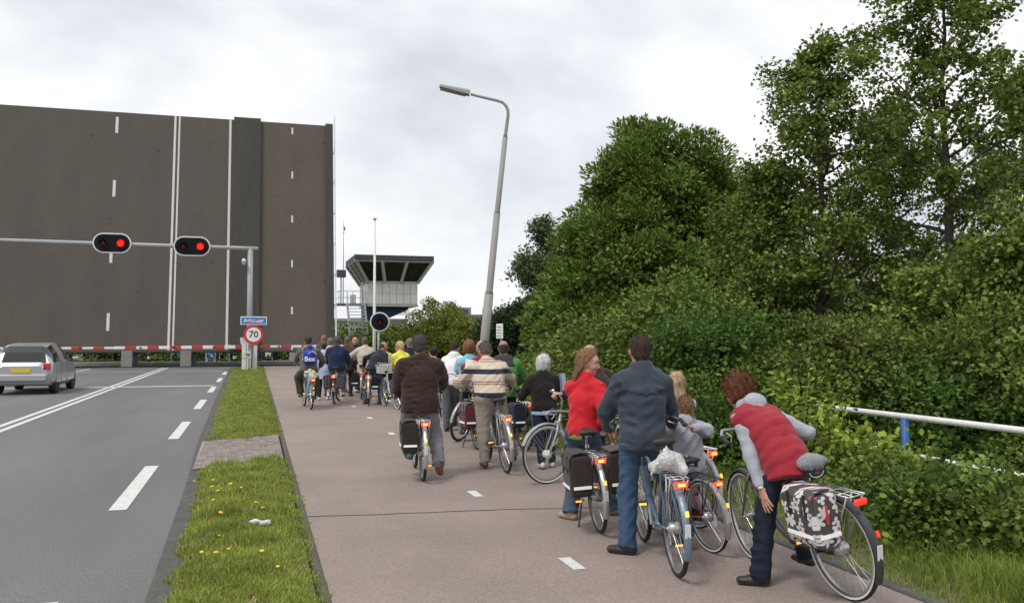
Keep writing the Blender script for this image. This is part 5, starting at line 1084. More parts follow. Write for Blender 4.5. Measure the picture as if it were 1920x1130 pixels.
def person(label, px, D, H=None, top=None, hd=0, lean=0, side=0, pz=None, hy=0, hp=0, hair=('short', None), skin=m_skin, top_c=None, legs=None, shoes=None, fL=None, fR=None, hL=None, hR=None, kL=None, kR=None, eL=None, eR=None,
           tL=(0, 0), tR=(0, 0), hands=('relax', 'relax'), build=1.0, vox=None, group='people waiting on the cycle path', fwd=0.0, at=None):
    """px, D: column of the pelvis; local frame: +X right, +Y the way the body faces, root on the ground under the pelvis"""
    if H is None: H = CAMH + (628 - top) * D / F
    s_ = H / 1.75; vox = vox or (.0135 if D < 9 else .017 if D < 14 else .022); x, y = at if at else col_at(px, D); e_ = empty('person', (x, y, .006), R(-hd), label, 'person', group)
    pel = np.array([0, fwd, (pz if pz else .525 * H)]); X = np.array([1., 0, 0])
    def dirv(l): return np.array([math.sin(R(side)), math.sin(R(l)) * math.cos(R(side)), math.cos(R(l)) * math.cos(R(side))])
    d1, d2 = dirv(lean * .75), dirv(lean * 1.15); mid = pel + d1 * .224 * s_; neck = mid + d2 * .290 * s_; u_ = nrm(neck - pel); Rt = nrm(np.cross(np.cross(u_, X), u_)); Ft = np.cross(u_, Rt); Ft = -Ft if Ft[1] < 0 and lean < 80 else Ft
    nd = dirv(lean * .85 + 6); hc = neck + nd * .166 * s_ + np.array([0, .02, 0]) * s_
    hf = np.array([math.sin(R(hy)) * math.cos(R(hp)), math.cos(R(hy)) * math.cos(R(hp)), -math.sin(R(hp))]); HA = axes(hf, np.array([math.sin(R(side)) * .6, .15 * math.sin(R(lean)), 1])); hs = s_ * 1.02
    sh = {q: neck + Rt * q * .168 * s_ * build - u_ * .098 * s_ for q in (1, -1)}; hip = {1: pel + Rt * .088 * s_, -1: pel - Rt * .088 * s_}
    def loc_(v):
        if v is None or not isinstance(v[0], str): return v
        p = np.array(v[1:], float) if v[0] == 'x' else np.array(W(*v[1:])); return rotz(p - np.array([x, y, .006]), R(hd))
    fL, fR, hL, hR = loc_(fL), loc_(fR), loc_(hL), loc_(hR)
    fL = np.array(fL if fL is not None else (-.11, -.02, .085)); fR = np.array(fR if fR is not None else (.11, .0, .085)); hL = np.array(hL if hL is not None else (-.27 * s_, .10, .47 * H)); hR = np.array(hR if hR is not None else (.27 * s_, .10, .47 * H))
    kn, an, elb, wr = {}, {}, {}, {}
    if fL[2] < .17: fL[2] = .082 * s_
    if fR[2] < .17 and tR[1] == 0: fR[2] = .082 * s_
    for q, f_, k_, h_, ep in ((-1, fL, kL, hL, eL), (1, fR, kR, hR, eR)):
        kn[q], an[q] = ik(hip[q], f_, .245 * H, .235 * H, k_ if k_ is not None else (q * .12, 1, 0.1)); elb[q], wr[q] = ik(sh[q], h_, .168 * H, .150 * H, ep if ep is not None else (q * .55, -.8, -.5))
    tc_ = dict(m=None, hem=.13, ease=.022, sleeve='long', collar=.03, hood=None, fold=.004, flare=.0, cut=None); tc_.update(top_c or {}); lc = dict(m=None, ease=.012, flare=.0, short=0.0); lc.update(legs or {})
    allp = np.array([pel, neck, hc, *sh.values(), *hip.values(), *kn.values(), *an.values(), *elb.values(), *wr.values()]); lo, hi = allp.min(0) - .22, allp.max(0) + .22; lo[2] = -.02
    # --- body: one skin, slimmer than the clothes over it
    far = D > 12.5; HEAD = HEADS[far]; HAND = HANDS[far]; g_ = Grid(lo, hi, max(vox, .020) if not far else .030); b = build
    g_.eseg(pel, mid, (.125 * s_ * b, .085 * s_), (.115 * s_ * b, .080 * s_), Rt, .04); g_.eseg(mid, neck - u_ * .21 * s_, (.115 * s_ * b, .080 * s_), (.125 * s_ * b, .085 * s_), Rt, .05); g_.seg(neck - u_ * .2 * s_, neck, .06 * s_, .05 * s_, .04); g_.seg(sh[-1], sh[1], .045 * s_, .045 * s_, .04); g_.seg(neck - u_ * .04, hc - nd * .02 * s_, .058 * s_, .052 * s_, .03)
    for q in (-1, 1):
        g_.seg(hip[q], kn[q], .070 * s_, .052 * s_, .03); g_.seg(kn[q], an[q], .050 * s_, .036 * s_, .02); g_.seg(sh[q], elb[q], .044 * s_, .036 * s_, .03); g_.seg(elb[q], wr[q], .036 * s_, .025 * s_, .01); g_.seg(an[q], an[q] + np.array([0, .08, -.03]), .035, .03, .02)
    V, Q = g_.net(); VV, QQ, MI = [V], [Q], [np.zeros(len(Q), int)]; n = len(V)
    hv = (HEAD[0] * hs) @ HA.T + hc; VV.append(hv); QQ.append(HEAD[1] + n); MI.append(HEAD[2]); n += len(hv)
    for q, kd in ((-1, hands[0]), (1, hands[1])):
        v, qq = HAND[kd]; v = v * s_ * .98
        if q < 0: v = v * np.array([-1, 1, 1]); qq = qq[:, ::-1]
        zz_ = -nrm(wr[q] - elb[q]); fy = np.array([0, 1., 0.15]); fy = nrm(fy - zz_ * np.dot(fy, zz_)); xx_ = np.cross(fy, zz_); VV.append(v @ np.stack([xx_, fy, zz_], 0) + wr[q]); QQ.append(qq + n); MI.append(np.zeros(len(qq), int)); n += len(v)
    link('body', np_mesh('body', np.concatenate(VV), np.concatenate(QQ), True, np.concatenate(MI)), e_, [skin, m_lip, m_eye, m_brow])
    if hair and hair[0]:
        hv, hq = hair_mesh(hair[0], far); hw = (hv * hs) @ HA.T + hc; ho = link('hair', np_mesh('hair', hw, hq, True), e_, hair[1])
        if D < 13:           # loose strands that break the outline
            ns = 1500; rg = np.random.default_rng(int(px)); fi = rg.choice(len(hq), ns); a_, b_, c_ = hw[hq[fi, 0]], hw[hq[fi, 1]], hw[hq[fi, 2]]; nn = np.cross(b_ - a_, c_ - a_); nn /= np.linalg.norm(nn, axis=1, keepdims=True) + 1e-9
            cu = hair[0] == 'curly'; dn = HA @ np.array([0, -.35, -1.0]); dd = dn - nn * (nn @ dn)[:, None] + nn * (.55 if cu else .22) + rg.normal(size=(ns, 3)) * (.7 if cu else .3); dd /= np.linalg.norm(dd, axis=1, keepdims=True); ln = rg.uniform(.015, .05, ns)[:, None] * (.6 if hair[0] in ('short', 'crop', 'ring') else 1)
            sd_ = np.cross(dd, nn); sd_ /= np.linalg.norm(sd_, axis=1, keepdims=True) + 1e-9; p0 = a_ - nn * .002; p1 = p0 + dd * ln * .55 + nn * ln * .12; p2 = p0 + dd * ln + nn * ln * (.05 if not cu else .2); w_ = .0016
            VV_ = np.stack([p0 - sd_ * w_, p0 + sd_ * w_, p1 + sd_ * w_, p1 - sd_ * w_, p2], 1).reshape(-1, 3); bb = np.arange(ns)[:, None] * 5; tag(link('loose_strands', np_mesh('loose_strands', VV_, np.concatenate([bb + [0, 1, 2], bb + [0, 2, 3], bb + [3, 2, 4]], 1).reshape(-1, 3)), ho, hair[1]), kind='stuff')
    # --- trousers
    g_ = Grid(lo, hi, vox); ez = lc['ease']
    g_.eseg(pel + u_ * .0, pel - np.array([0, 0, .03]) * s_, (.148 * s_ * b + ez * .6, .104 * s_ + ez * .6), (.152 * s_ * b + ez, .112 * s_ + ez), Rt, .04)
    for q in (-1, 1):
        g_.seg(hip[q] - np.array([0, .012, 0]), kn[q], .090 * s_ * b + ez, .060 * s_ + ez, .03); e2 = kn[q] + (an[q] - kn[q]) * (1 - lc['short']) * 1.06; fl_ = lc['flare']
        g_.seg(kn[q], e2, .058 * s_ + ez, .050 * s_ + ez * .8 + fl_, .03, True); g_.seg(kn[q], kn[q] + (e2 - kn[q]) * .3, .060 * s_ + ez, .057 * s_ + ez, .03)
    def legf(P, f):
        w_ = np.clip((pel[2] - P[..., 2]) / .3, 0, 1); return f + .006 * w_ * wav(P, 21, 6, (1, 1, .75), x) + .0065 * w_ * ridges(P, x * 2 + y)
    for q in (-1, 1): g_.ell(hip[q] - Ft * .045 * s_ - np.array([0, 0, .03]) * s_, (.088 * s_ * b + ez, .085 * s_ + ez, .095 * s_), .04)
    ul0 = nrm(u_ * .45 + np.array([0, 0, .55])); hcut = pel - ul0 * (max([tc_['hem']] + [e2_['hem'] for e2_ in tc_.get('extra', []) if e2_.get('skirt') is None]) - .06) * s_
    g_.all(legf); g_.all(lambda P, f: np.maximum(f, (P - hcut.astype(np.float32)) @ ul0.astype(np.float32))); V, Q = g_.net(); link('trousers', np_mesh('trousers', V, Q, True), e_, lc['m'])
    # --- shoes
    for q, (ty, tp_) in ((-1, tL), (1, tR)):
        a = an[q]; f_ = rotz(np.array([0, 1, 0]), R(-ty - q * 6)); f_ = nrm(f_ * math.cos(R(tp_)) + np.array([0, 0, -math.sin(R(tp_))])); A_ = axes(f_, (0, 0, 1)); g_ = Grid(a - .26, a + .26, min(vox, .013))
        def lp_(v): return A_ @ (np.array(v) * s_) + a
        g_.eseg(lp_((0, -.045, -.045)), lp_((0, .06, -.048)), (.038 * s_, .040 * s_), (.044 * s_, .038 * s_), A_[:, 0], .02); g_.eseg(lp_((0, .06, -.048)), lp_((0, .140, -.052)), (.048 * s_, .034 * s_), (.042 * s_, .028 * s_), A_[:, 0], .02); g_.seg(lp_((0, -.02, -.03)), lp_((0, -.01, .03)), .040 * s_, .040 * s_, .02)
        g_.all(lambda P, f: np.maximum(f, -((P - a) @ A_[:, 2].astype(np.float32) + .080 * s_))); V, Q = g_.net(); cz = (V[Q].mean(1) - a) @ A_[:, 2]; link('shoe', np_mesh('shoe', V, Q, True, (cz < -.062 * s_).astype(int)), e_, [shoes[0], shoes[1]])
    # --- upper garment
    def garment(name, m_, ease, hem, sleeve, fold, hood=None, collar=0.0, quilt=0.0, yoke=False, flare=0.0, vx=vox, off=0.0, arm=0.0, skirt=None):
        g_ = Grid(lo - .03, hi + .03, vx); ul = nrm(u_ * .45 + np.array([0, 0, .55])); pl = pel - Ft * .02; hb_ = pl - ul * hem * s_
        g_.eseg(hb_ - ul * .05, pl, (.165 * s_ * b + ease + flare, .125 * s_ + ease + flare * .7), (.158 * s_ * b + ease, .122 * s_ + ease), Rt, .04); g_.eseg(pl, mid, (.158 * s_ * b + ease, .122 * s_ + ease), (.146 * s_ * b + ease, .115 * s_ + ease), Rt, .04); g_.eseg(mid, neck - u_ * .215 * s_, (.146 * s_ * b + ease, .115 * s_ + ease), (.162 * s_ * b + ease * .9, .122 * s_ + ease), Rt, .05)
        g_.eseg(neck - u_ * .215 * s_, neck - u_ * .11 * s_, (.160 * s_ * b + ease * .8, .115 * s_ + ease), (.115 * s_ * b + ease * .6, .078 * s_ + ease * .7), Rt, .04); g_.seg(neck - u_ * .07 * s_, neck + u_ * .010 * s_, .075 * s_ + ease * .5, .058 * s_ + ease * .4, .05)
        for q in (-1, 1): g_.seg(neck - u_ * .02 * s_ + Rt * q * .03 * s_, sh[q] - (Rt * q * .01 if sleeve == 'none' else 0), .048 * s_ + ease * .5, (.060 if sleeve != 'none' else .074) * s_ + ease * .5, .06)
        g_.all(lambda P, f: np.maximum(f, -((P - hb_.astype(np.float32)) @ ul.astype(np.float32))))
        if skirt is not None: g_.all(lambda P, f: np.maximum(f, ((P - (pl - ul * (skirt - .03) * s_).astype(np.float32)) @ ul.astype(np.float32))))
        for q in (-1, 1):
            if sleeve == 'none': continue
            g_.seg(sh[q], sh[q] * .55 + elb[q] * .45, .060 * s_ + ease * .65 + arm, .053 * s_ + ease * .75 + arm, .05)
            if sleeve == 'short': g_.seg(sh[q] * .8 + elb[q] * .2, sh[q] * .3 + elb[q] * .7, .060 * s_ + ease * .8, .062 * s_ + ease * .9, .02, True); continue
            g_.seg(sh[q] * .55 + elb[q] * .45, elb[q], .053 * s_ + ease * .75 + arm, .046 * s_ + ease * .75 + arm, .02); g_.seg(elb[q], elb[q] * .2 + wr[q] * .8, .047 * s_ + ease * .8 + arm, .036 * s_ + ease * .6 + arm * .6, .02); g_.seg(elb[q] * .3 + wr[q] * .7, wr[q] * .97 + elb[q] * .03, .038 * s_ + ease * .6 + arm * .5, .034 * s_ + ease * .5, .01, True)
        if collar: g_.seg(neck - u_ * .01, neck + nd * collar * s_ + u_ * .02, .070 * s_ + ease * .4, .067 * s_ + ease * .35, .015, True)
        if hood: g_.ell(neck - Ft * .075 * s_ + u_ * .0, (.105 * s_, .055 * s_, .075 * s_), .03, np.stack([Rt, Ft, u_], 1)); g_.seg(neck - Rt * .075 * s_ + u_ * .02, neck + Rt * .075 * s_ + u_ * .02, .045 * s_, .045 * s_, .04)
        def fin(P, f):
            f = f + fold * 1.2 * (.8 * wav(P, 15, 6, (1, 1, .9), off + x * 3) + ridges(P, off + x + y))
            if quilt: h_ = (P - pel.astype(np.float32)) @ u_.astype(np.float32) + .03 * np.abs((P @ Rt.astype(np.float32))) * 1.2 + .010 * wav(P, 14, 4); f = f - quilt * (np.abs(np.sin(np.pi * h_ / (.088 * s_))) ** .55 - .5)
            if yoke: h_ = (P - neck.astype(np.float32)) @ u_.astype(np.float32) + .17 * s_; h_ = h_ + .02 * np.cos((P @ Rt.astype(np.float32)) * 16); bk = ((P - neck.astype(np.float32)) @ Ft.astype(np.float32)) < .0; f = np.where(bk & (h_ > 0) & (np.abs(P @ Rt.astype(np.float32)) < .17 * s_), f - .016, f)
            return f
        g_.all(fin); V, Q = g_.net(); return link(name, np_mesh(name, V, Q, True), e_, m_)
    garment(tc_.get('name', 'jacket'), tc_['m'], tc_['ease'], tc_['hem'], tc_['sleeve'], tc_['fold'], tc_['hood'], tc_['collar'], tc_.get('quilt', 0), tc_.get('yoke', False), tc_['flare'], arm=tc_.get('arm', 0.0))
    for i, xt in enumerate(tc_.get('extra', [])): garment(xt['name'], xt['m'], xt.get('ease', .03), xt.get('hem', .1), xt.get('sleeve', 'none'), xt.get('fold', .003), None, xt.get('collar', 0), xt.get('quilt', 0), False, xt.get('flare', 0.0), off=2.0, skirt=xt.get('skirt'))
    J = dict(root=e_, pel=pel, neck=neck, hc=hc, u=u_, Rt=Rt, Ft=Ft, sh=sh, elb=elb, wr=wr, s=s_, mid=mid, HA=HA, kn=kn, an=an); return J
# ================================================================== THE BICYCLES IN THE QUEUE
def creases(m, scale, strength):                 # sharp crease lines: ridged noise as bump
    t = m.node_tree; N = t.nodes; K = t.links.new; tcn = N.new('ShaderNodeTexCoord'); mp_ = N.new('ShaderNodeMapping'); mp_.inputs['Scale'].default_value = (1, 1, 1.35); mp_.inputs['Rotation'].default_value = (.4, .5, 0); K(tcn.outputs['Object'], mp_.inputs[0])
    nz = N.new('ShaderNodeTexNoise'); nz.inputs['Scale'].default_value = scale; nz.inputs['Detail'].default_value = 2.5; nz.inputs['Distortion'].default_value = .6; K(mp_.outputs[0], nz.inputs['Vector'])
    a = N.new('ShaderNodeMath'); a.operation = 'SUBTRACT'; a.inputs[1].default_value = .5; K(nz.outputs['Fac'], a.inputs[0]); b = N.new('ShaderNodeMath'); b.operation = 'ABSOLUTE'; K(a.outputs[0], b.inputs[0]); c = N.new('ShaderNodeMath'); c.operation = 'POWER'; c.inputs[1].default_value = .6; K(b.outputs[0], c.inputs[0])
    bn = N.new('ShaderNodeBump'); bn.inputs['Strength'].default_value = strength; bn.inputs['Distance'].default_value = .035; K(c.outputs[0], bn.inputs['Height']); p = N['Principled BSDF']; old = p.inputs['Normal'].links
    if old: K(old[0].from_socket, bn.inputs['Normal'])
    K(bn.outputs[0], p.inputs['Normal']); return m
def cloth(n, c, rough=.85, var=.07, bump=.2, bs=220):
    new = n not in _mats; m = mat(n, c, rough, var=var, vscale=9, bump=bump, bscale=bs, sheen=.12, spec=.25); return creases(m, 5.0, .24) if new else m
def denim(n, c): return creases(mat(n, c, .85, var=.30, vscale=5, bump=.3, bscale=260, spec=.2, fine=(220, .12)), 6, .28)
m_blueb = mat('steel blue bicycle paint', (.10, .17, .25), .35, metal=.3, coat=.4); m_redb = mat('dark red bicycle paint', (.22, .02, .03), .35, coat=.4); m_turq = mat('turquoise bicycle paint', (.10, .30, .36), .35, coat=.3); m_greyb = mat('graphite bicycle paint', (.16, .15, .14), .35, metal=.4, coat=.3); m_blk = mat('black bicycle paint', (.025, .025, .028), .4, coat=.3); m_grn = mat('dark green bicycle paint', (.03, .06, .05), .4, coat=.3)
m_guardd = mat('dark mudguard', (.035, .04, .05), .4); m_guardb = mat('blue grey mudguard', (.16, .22, .28), .4, metal=.2)
B = {}
B['A'] = bicycle('turquoise bicycle ridden by the cyclist with the blue drawstring bag', gnd(583, 768), -5, m_turq, 'low', crank=60, guard=m_guardd, stripe=False)
B['B'] = bicycle('bicycle under the rider in the navy coat, with striped double panniers', gnd(627, 758), 11, m_blk, 'low', steer=8, crank=10, guard=m_guardd, stripe=False)
B['C'] = bicycle('bicycle straddled by the leaning man in dark jacket and jeans', gnd(691, 760), 8, m_greyb, 'high', crank=30, stripe=False)
B['D'] = bicycle('bicycle with black left pannier standing left of the leaning man', gnd(678, 748), 9, m_blk, 'low', light='dim', crank=20, stripe=False)
B['E'] = bicycle('small silver bicycle mostly hidden beyond the rider in the navy coat', col_at(655, 26.5), 25, m_silvp, 'low', light=None, stand=1)
B['F'] = bicycle('bicycle with black right pannier between the leaning man and the woman in yellow', col_at(722, 24), 0, m_blk, 'low', light='dim', stripe=False)
B['G'] = bicycle('bicycle of the blonde woman in the bright yellow jacket', gnd(746, 768), -8, m_silvp, 'low', light=None, crank=80)
B['H'] = bicycle('silver bicycle under the heavy man in the dark brown jacket', gnd(793, 902), 5, m_silvp, 'high', crank=5, rackm=m_chr, saddle_mat=mat('blue saddle cover', (.03, .07, .16), .6), stripe=False)
B['I'] = bicycle('silver bicycle beside the person in the white hooded top', col_at(866, 16.2), -6, m_silvp, 'low', stand=1)
B['J'] = bicycle('bicycle on its stand carrying the dark red and grey pannier', col_at(896, 13.5), -3, m_blk, 'low', steer=48, stand=2, light='dim', stripe=False)
B['K'] = bicycle('silver bicycle straddled by the man in the striped sweater', gnd(950, 887), 2, m_silvp, 'high', crank=60, lean=-4, stripe=False)
B['L'] = bicycle('bicycle with navy double panniers behind the man in green', gnd(984, 845), -6, m_blk, 'low', guard=m_guardd, crank=20, stripe=False)
B['M'] = bicycle('white tyred bicycle standing crosswise left of the woman in red', col_at(1150, 11.1), -112, m_silvp, 'wave', wtyre=True, stand=1, light=None, hub='drum', steer=6)
B['N'] = bicycle('bicycle with brown double panniers beside the woman in the red jacket', gnd(1124, 999), 8, m_grn, 'low', stand=1, crank=100, flapm=m_wtyre, lean=-4, stripe=False); B['N'].scale = (.95,) * 3
B['O'] = bicycle('steel blue bicycle with a plastic bag on its rack, straddled by the man in navy', gnd(1270, 1081), 12, m_blueb, 'wave', guard=m_guardb, crank=-20, hub='hub', saddle_h=.95, lean=-3, stripe=False)
B['P'] = bicycle("dark red child's bicycle ridden by the girl in grey", gnd(1334, 1036), -4, m_redb, 'low', crank=70, rackm=m_blk, saddle_h=.86, lean=-7); B['P'].scale = (.84,) * 3
B['R'] = bicycle('bicycle with white rack just beyond the dark red one', col_at(1304, 8.05), -6, m_silvp, 'low', rackm=m_white, stand=1)
B['Q'] = bicycle('grey bicycle nearest the camera with floral pannier and fluffy saddle', gnd(1592, 1125), -2, m_greyb, 'wave', steer=9, crank=65, guard=m_guardd, light='dim', rackm=m_alu, saddle_h=.87, lean=-9)

# ------------------------------------------------------------------ bags carried on them
m_brownbag = cloth('brown nylon', (.040, .030, .026)); m_navybag = cloth('navy nylon', (.014, .018, .035)); m_blackbag = cloth('black nylon', (.016, .016, .018)); m_winebag = cloth('wine red nylon', (.10, .022, .034)); m_tau = cloth('taupe nylon', (.11, .085, .075))
def stripe_mat(name, base, other, sc, axis=1):
    m = mat(name, base, .85); t = m.node_tree; N = t.nodes; K = t.links.new; tcn = N.new('ShaderNodeTexCoord'); sp_ = N.new('ShaderNodeSeparateXYZ'); K(tcn.outputs['Object'], sp_.inputs[0])
    ad = N.new('ShaderNodeMath'); ad.operation = 'ADD'; K(sp_.outputs[0], ad.inputs[0]); K(sp_.outputs[1], ad.inputs[1])
    ml = N.new('ShaderNodeMath'); ml.operation = 'MULTIPLY'; ml.inputs[1].default_value = sc; K(ad.outputs[0], ml.inputs[0]); fr = N.new('ShaderNodeMath'); fr.operation = 'FRACT'; K(ml.outputs[0], fr.inputs[0])
    r_ = N.new('ShaderNodeValToRGB'); r_.color_ramp.interpolation = 'CONSTANT'; r_.color_ramp.elements[0].color = (*base, 1); r_.color_ramp.elements[1].position = .72; r_.color_ramp.elements[1].color = (*other, 1); K(fr.outputs[0], r_.inputs[0]); K(r_.outputs[0], N['Principled BSDF'].inputs['Base Color']); return m
m_strbag = stripe_mat('navy striped canvas', (.022, .024, .035), (.20, .19, .20), 26)
def floral():
    m = bpy.data.materials.new('grey floral oilcloth'); m.use_nodes = True; t = m.node_tree; N = t.nodes; K = t.links.new; b = N['Principled BSDF']; b.inputs['Roughness'].default_value = .42
    tcn = N.new('ShaderNodeTexCoord'); sp_ = N.new('ShaderNodeSeparateXYZ'); K(tcn.outputs['Object'], sp_.inputs[0])
    def mth(op, a, b_=None, c=None):
        n = N.new('ShaderNodeMath'); n.operation = op
        for i, v in enumerate((a, b_, c)):
            if v is None: continue
            if hasattr(v, 'links'): K(v, n.inputs[i])
            else: n.inputs[i].default_value = v
        return n.outputs[0]
    u = mth('ADD', sp_.outputs[1], mth('MULTIPLY', sp_.outputs[0], .9)); cb = N.new('ShaderNodeCombineXYZ'); K(u, cb.inputs[0]); K(sp_.outputs[2], cb.inputs[1])
    def layer(scale, off, petals, r0, amp):
        mp_ = N.new('ShaderNodeMapping'); mp_.inputs['Location'].default_value = off; K(cb.outputs[0], mp_.inputs[0]); vo = N.new('ShaderNodeTexVoronoi'); vo.voronoi_dimensions = '2D'; vo.inputs['Scale'].default_value = scale; vo.inputs['Randomness'].default_value = .75; K(mp_.outputs[0], vo.inputs['Vector'])
        sb = N.new('ShaderNodeVectorMath'); sb.operation = 'SUBTRACT'; K(mp_.outputs[0], sb.inputs[0]); K(vo.outputs['Position'], sb.inputs[1]); s2 = N.new('ShaderNodeSeparateXYZ'); K(sb.outputs[0], s2.inputs[0])
        ang = mth('ARCTAN2', s2.outputs[1], s2.outputs[0]); sc_ = N.new('ShaderNodeSeparateColor'); K(vo.outputs['Color'], sc_.inputs[0]); ph = mth('MULTIPLY', sc_.outputs[0], 6.28)
        co = mth('ABSOLUTE', mth('COSINE', mth('ADD', mth('MULTIPLY', ang, petals / 2), ph))); rad = mth('MULTIPLY_ADD', co, amp, r0); ln = N.new('ShaderNodeVectorMath'); ln.operation = 'LENGTH'; K(sb.outputs[0], ln.inputs[0])
        fl_ = mth('LESS_THAN', ln.outputs['Value'], rad); return mth('MULTIPLY', fl_, mth('GREATER_THAN', sc_.outputs[1], .12)), ln.outputs['Value'], sc_.outputs[2]
    f1, d1, c1 = layer(8.5, (.013, .02, 0), 5, .012, .036); f2, d2, c2 = layer(12, (.4, .31, 0), 3, .004, .026)
    mxn = mth('MAXIMUM', f1, f2); wv = N.new('ShaderNodeTexChecker'); wv.inputs['Scale'].default_value = 190; K(cb.outputs[0], wv.inputs['Vector']); wv.inputs['Color1'].default_value = (.05, .047, .05, 1); wv.inputs['Color2'].default_value = (.085, .08, .083, 1)
    mc = N.new('ShaderNodeMix'); mc.data_type = 'RGBA'; K(mxn, mc.inputs['Factor']); K(wv.outputs[0], mc.inputs['A']); mc.inputs['B'].default_value = (.66, .64, .64, 1)
    red = mth('MULTIPLY', mth('LESS_THAN', d1, .011), mth('GREATER_THAN', c1, .45)); m2 = N.new('ShaderNodeMix'); m2.data_type = 'RGBA'; K(red, m2.inputs['Factor']); K(mc.outputs['Result'], m2.inputs['A']); m2.inputs['B'].default_value = (.45, .08, .06, 1); K(m2.outputs['Result'], b.inputs['Base Color']); return m
m_floral = floral()
pannier('dark striped pannier on the left of the navy coat rider', B['B'], -1, m_strbag, (.16, .32, .32), .72, strip=False); pannier('dark striped pannier on the right of the navy coat rider', B['B'], 1, m_strbag, (.16, .32, .32), .72, strip=False)
pannier('black pannier on the right of the leaning man\'s bicycle', B['C'], 1, m_blackbag, (.15, .32, .30)); pannier('black left pannier with white edge left of the leaning man', B['D'], -1, m_blackbag, (.16, .32, .34)); pannier('black pannier behind the leaning man, right of his legs', B['F'], 1, m_blackbag, (.16, .32, .32))
pannier('dark brown rounded pannier on the brown jacket man\'s bicycle', B['H'], -1, cloth('dark bag cloth', (.030, .026, .024)), (.17, .34, .36), .72, flapm=cloth('brown flap', (.055, .036, .030)))
pannier('wine red and taupe pannier on the bicycle with double stand', B['J'], -1, m_winebag, (.15, .34, .36), flapm=m_tau, y=-.02); 
pannier('navy pannier on the left of the bicycle behind the man in green', B['L'], -1, m_navybag, (.16, .34, .33)); pannier('navy pannier on the right of the bicycle behind the man in green', B['L'], 1, m_navybag, (.16, .34, .33))
pannier('brown pannier left of the flash glow tail light beside the woman in red', B['N'], -1, m_brownbag, (.17, .34, .36), .72, flapm=m_brownbag); pannier('brown pannier with folded taupe flap, touching the man in jeans', B['N'], 1, m_brownbag, (.17, .34, .36), .72, flapm=cloth('light brown flap', (.085, .062, .052)))
fp = pannier('grey pannier printed with white flowers on the nearest bicycle', B['Q'], -1, m_floral, (.17, .33, .36), .77, y=.03)
MB().box((-.02, -.19, -.13), (.014, .014, .12), bev=.003).build('red_zip_pull', m_sred, fp)
g_ = Grid((-.16, -.2, -.1), (.16, .2, .12), .010); g_.eseg((0, -.10, .0), (0, .04, .005), (.118, .062), (.085, .055), (1, 0, 0), .03); g_.eseg((0, .03, .0), (0, .13, .0), (.07, .05), (.038, .038), (1, 0, 0), .03); g_.all(lambda P, f: f + .006 * wav(P, 90, 8)); V, Q_ = g_.net()
sc0 = link('saddle_cover', np_mesh('saddle_cover', V, Q_, True), None, mat('grey fleece', (.23, .24, .27), .95, var=.3, vscale=60, bump=1.0, bscale=160, sheen=.6)); tag(sc0, 'fluffy grey fleece cover pulled over the nearest saddle', 'saddle cover'); on_bike(sc0, B['Q'], (0, .27, .89)); sc0.scale = (.92, .95, .88)
sb_ = empty('saddle_bag', (0, 0, 0), 0, 'small dark blue bag hanging under the fluffy saddle', 'bag'); on_bike(sb_, B['Q'], (0, .19, .835)); sb_.scale = (.72, .72, .62); MB().tube([(0, -.06, 0), (0, -.05, 0), (0, .06, .0), (0, .08, 0)], [.055, .065, .06, .03], n=14, sx=1.25).build('pouch', cloth('blue pouch', (.02, .045, .10)), sb_, True); MB().box((0, -.068, -.01), (.05, .006, .014)).build('red_tag', m_sred, sb_)
MB().tube([(.078 * math.cos(a), -.062, .062 * math.sin(a)) for a in np.linspace(math.pi, 2 * math.pi, 10)], .004, n=5).build('piping', m_swhite, sb_)
# plastic bags on the racks
def plastic_bag(label, b, p, size, cols, seed):
    rr = random.Random(seed); g_ = Grid((-.28, -.28, -.12), (.28, .28, .30), .012)
    for i in range(9): g_.ell((rr.uniform(-.10, .10) * size, rr.uniform(-.10, .10) * size, rr.uniform(.02, .13) * size), (rr.uniform(.05, .10) * size, rr.uniform(.05, .09) * size, rr.uniform(.04, .08) * size), .02)
    g_.seg((-.08 * size, 0, .1 * size), (-.16 * size, -.02, .0), .03 * size, .012, .02); g_.ell((-.02, 0, .17 * size), (.05 * size, .03 * size, .05 * size), .02); g_.all(lambda P, f: f + .016 * np.abs(wav(P, 24, 5, off=seed)) - .004 + .006 * np.abs(wav(P, 55, 5))); V, Q_ = g_.net()
    c = V[Q_].mean(1); mi = np.zeros(len(Q_), int)
    if len(cols) > 1: w_ = np.sin(c[:, 0] * 26 + 2 * np.sin(c[:, 2] * 20) + seed); mi[w_ > .55] = 1; mi[w_ < -.75] = len(cols) - 1
    o = link('plastic_bag', np_mesh('plastic_bag', V, Q_, True, mi), None, cols); tag(o, label, 'plastic bag', 'plastic bags on racks'); return on_bike(o, b, p)
m_pw = mat('thin white plastic', (.70, .71, .70), .35, trans=.25, var=.08, vscale=12); creases(m_pw, 16, .7); m_pdk = cloth('dark cloth in bag', (.03, .03, .05)); m_py = mat('yellow bag print', (.65, .55, .16), .4); m_pb = mat('pale blue bag print', (.35, .5, .62), .4)
plastic_bag('crumpled white plastic bag on the steel blue bicycle rack', B['O'], (0, .04, .735), .92, [m_pw], 3); plastic_bag('yellow and pale blue plastic bag behind the cyclist with drawstring bag', B['A'], (0, .0, .745), 1.0, [m_pw, m_py, m_pb], 5)
bk = empty('handlebar_basket', (0, 0, 0), 0, 'white basket on the handlebars before the woman in yellow', 'basket'); on_bike(bk, B['G'], (0, 1.12, .82))
for i in range(4): MB().tube([(-.17 - .01 * i, -.12, .06 * i), (.17 + .01 * i, -.12, .06 * i), (.17 + .01 * i, .14, .06 * i), (-.17 - .01 * i, .14, .06 * i)], .008, n=5, closed=True).build('hoop', m_white, bk)
MB().box((0, .01, .1), (.33, .25, .2)).build('liner', m_panel, bk)

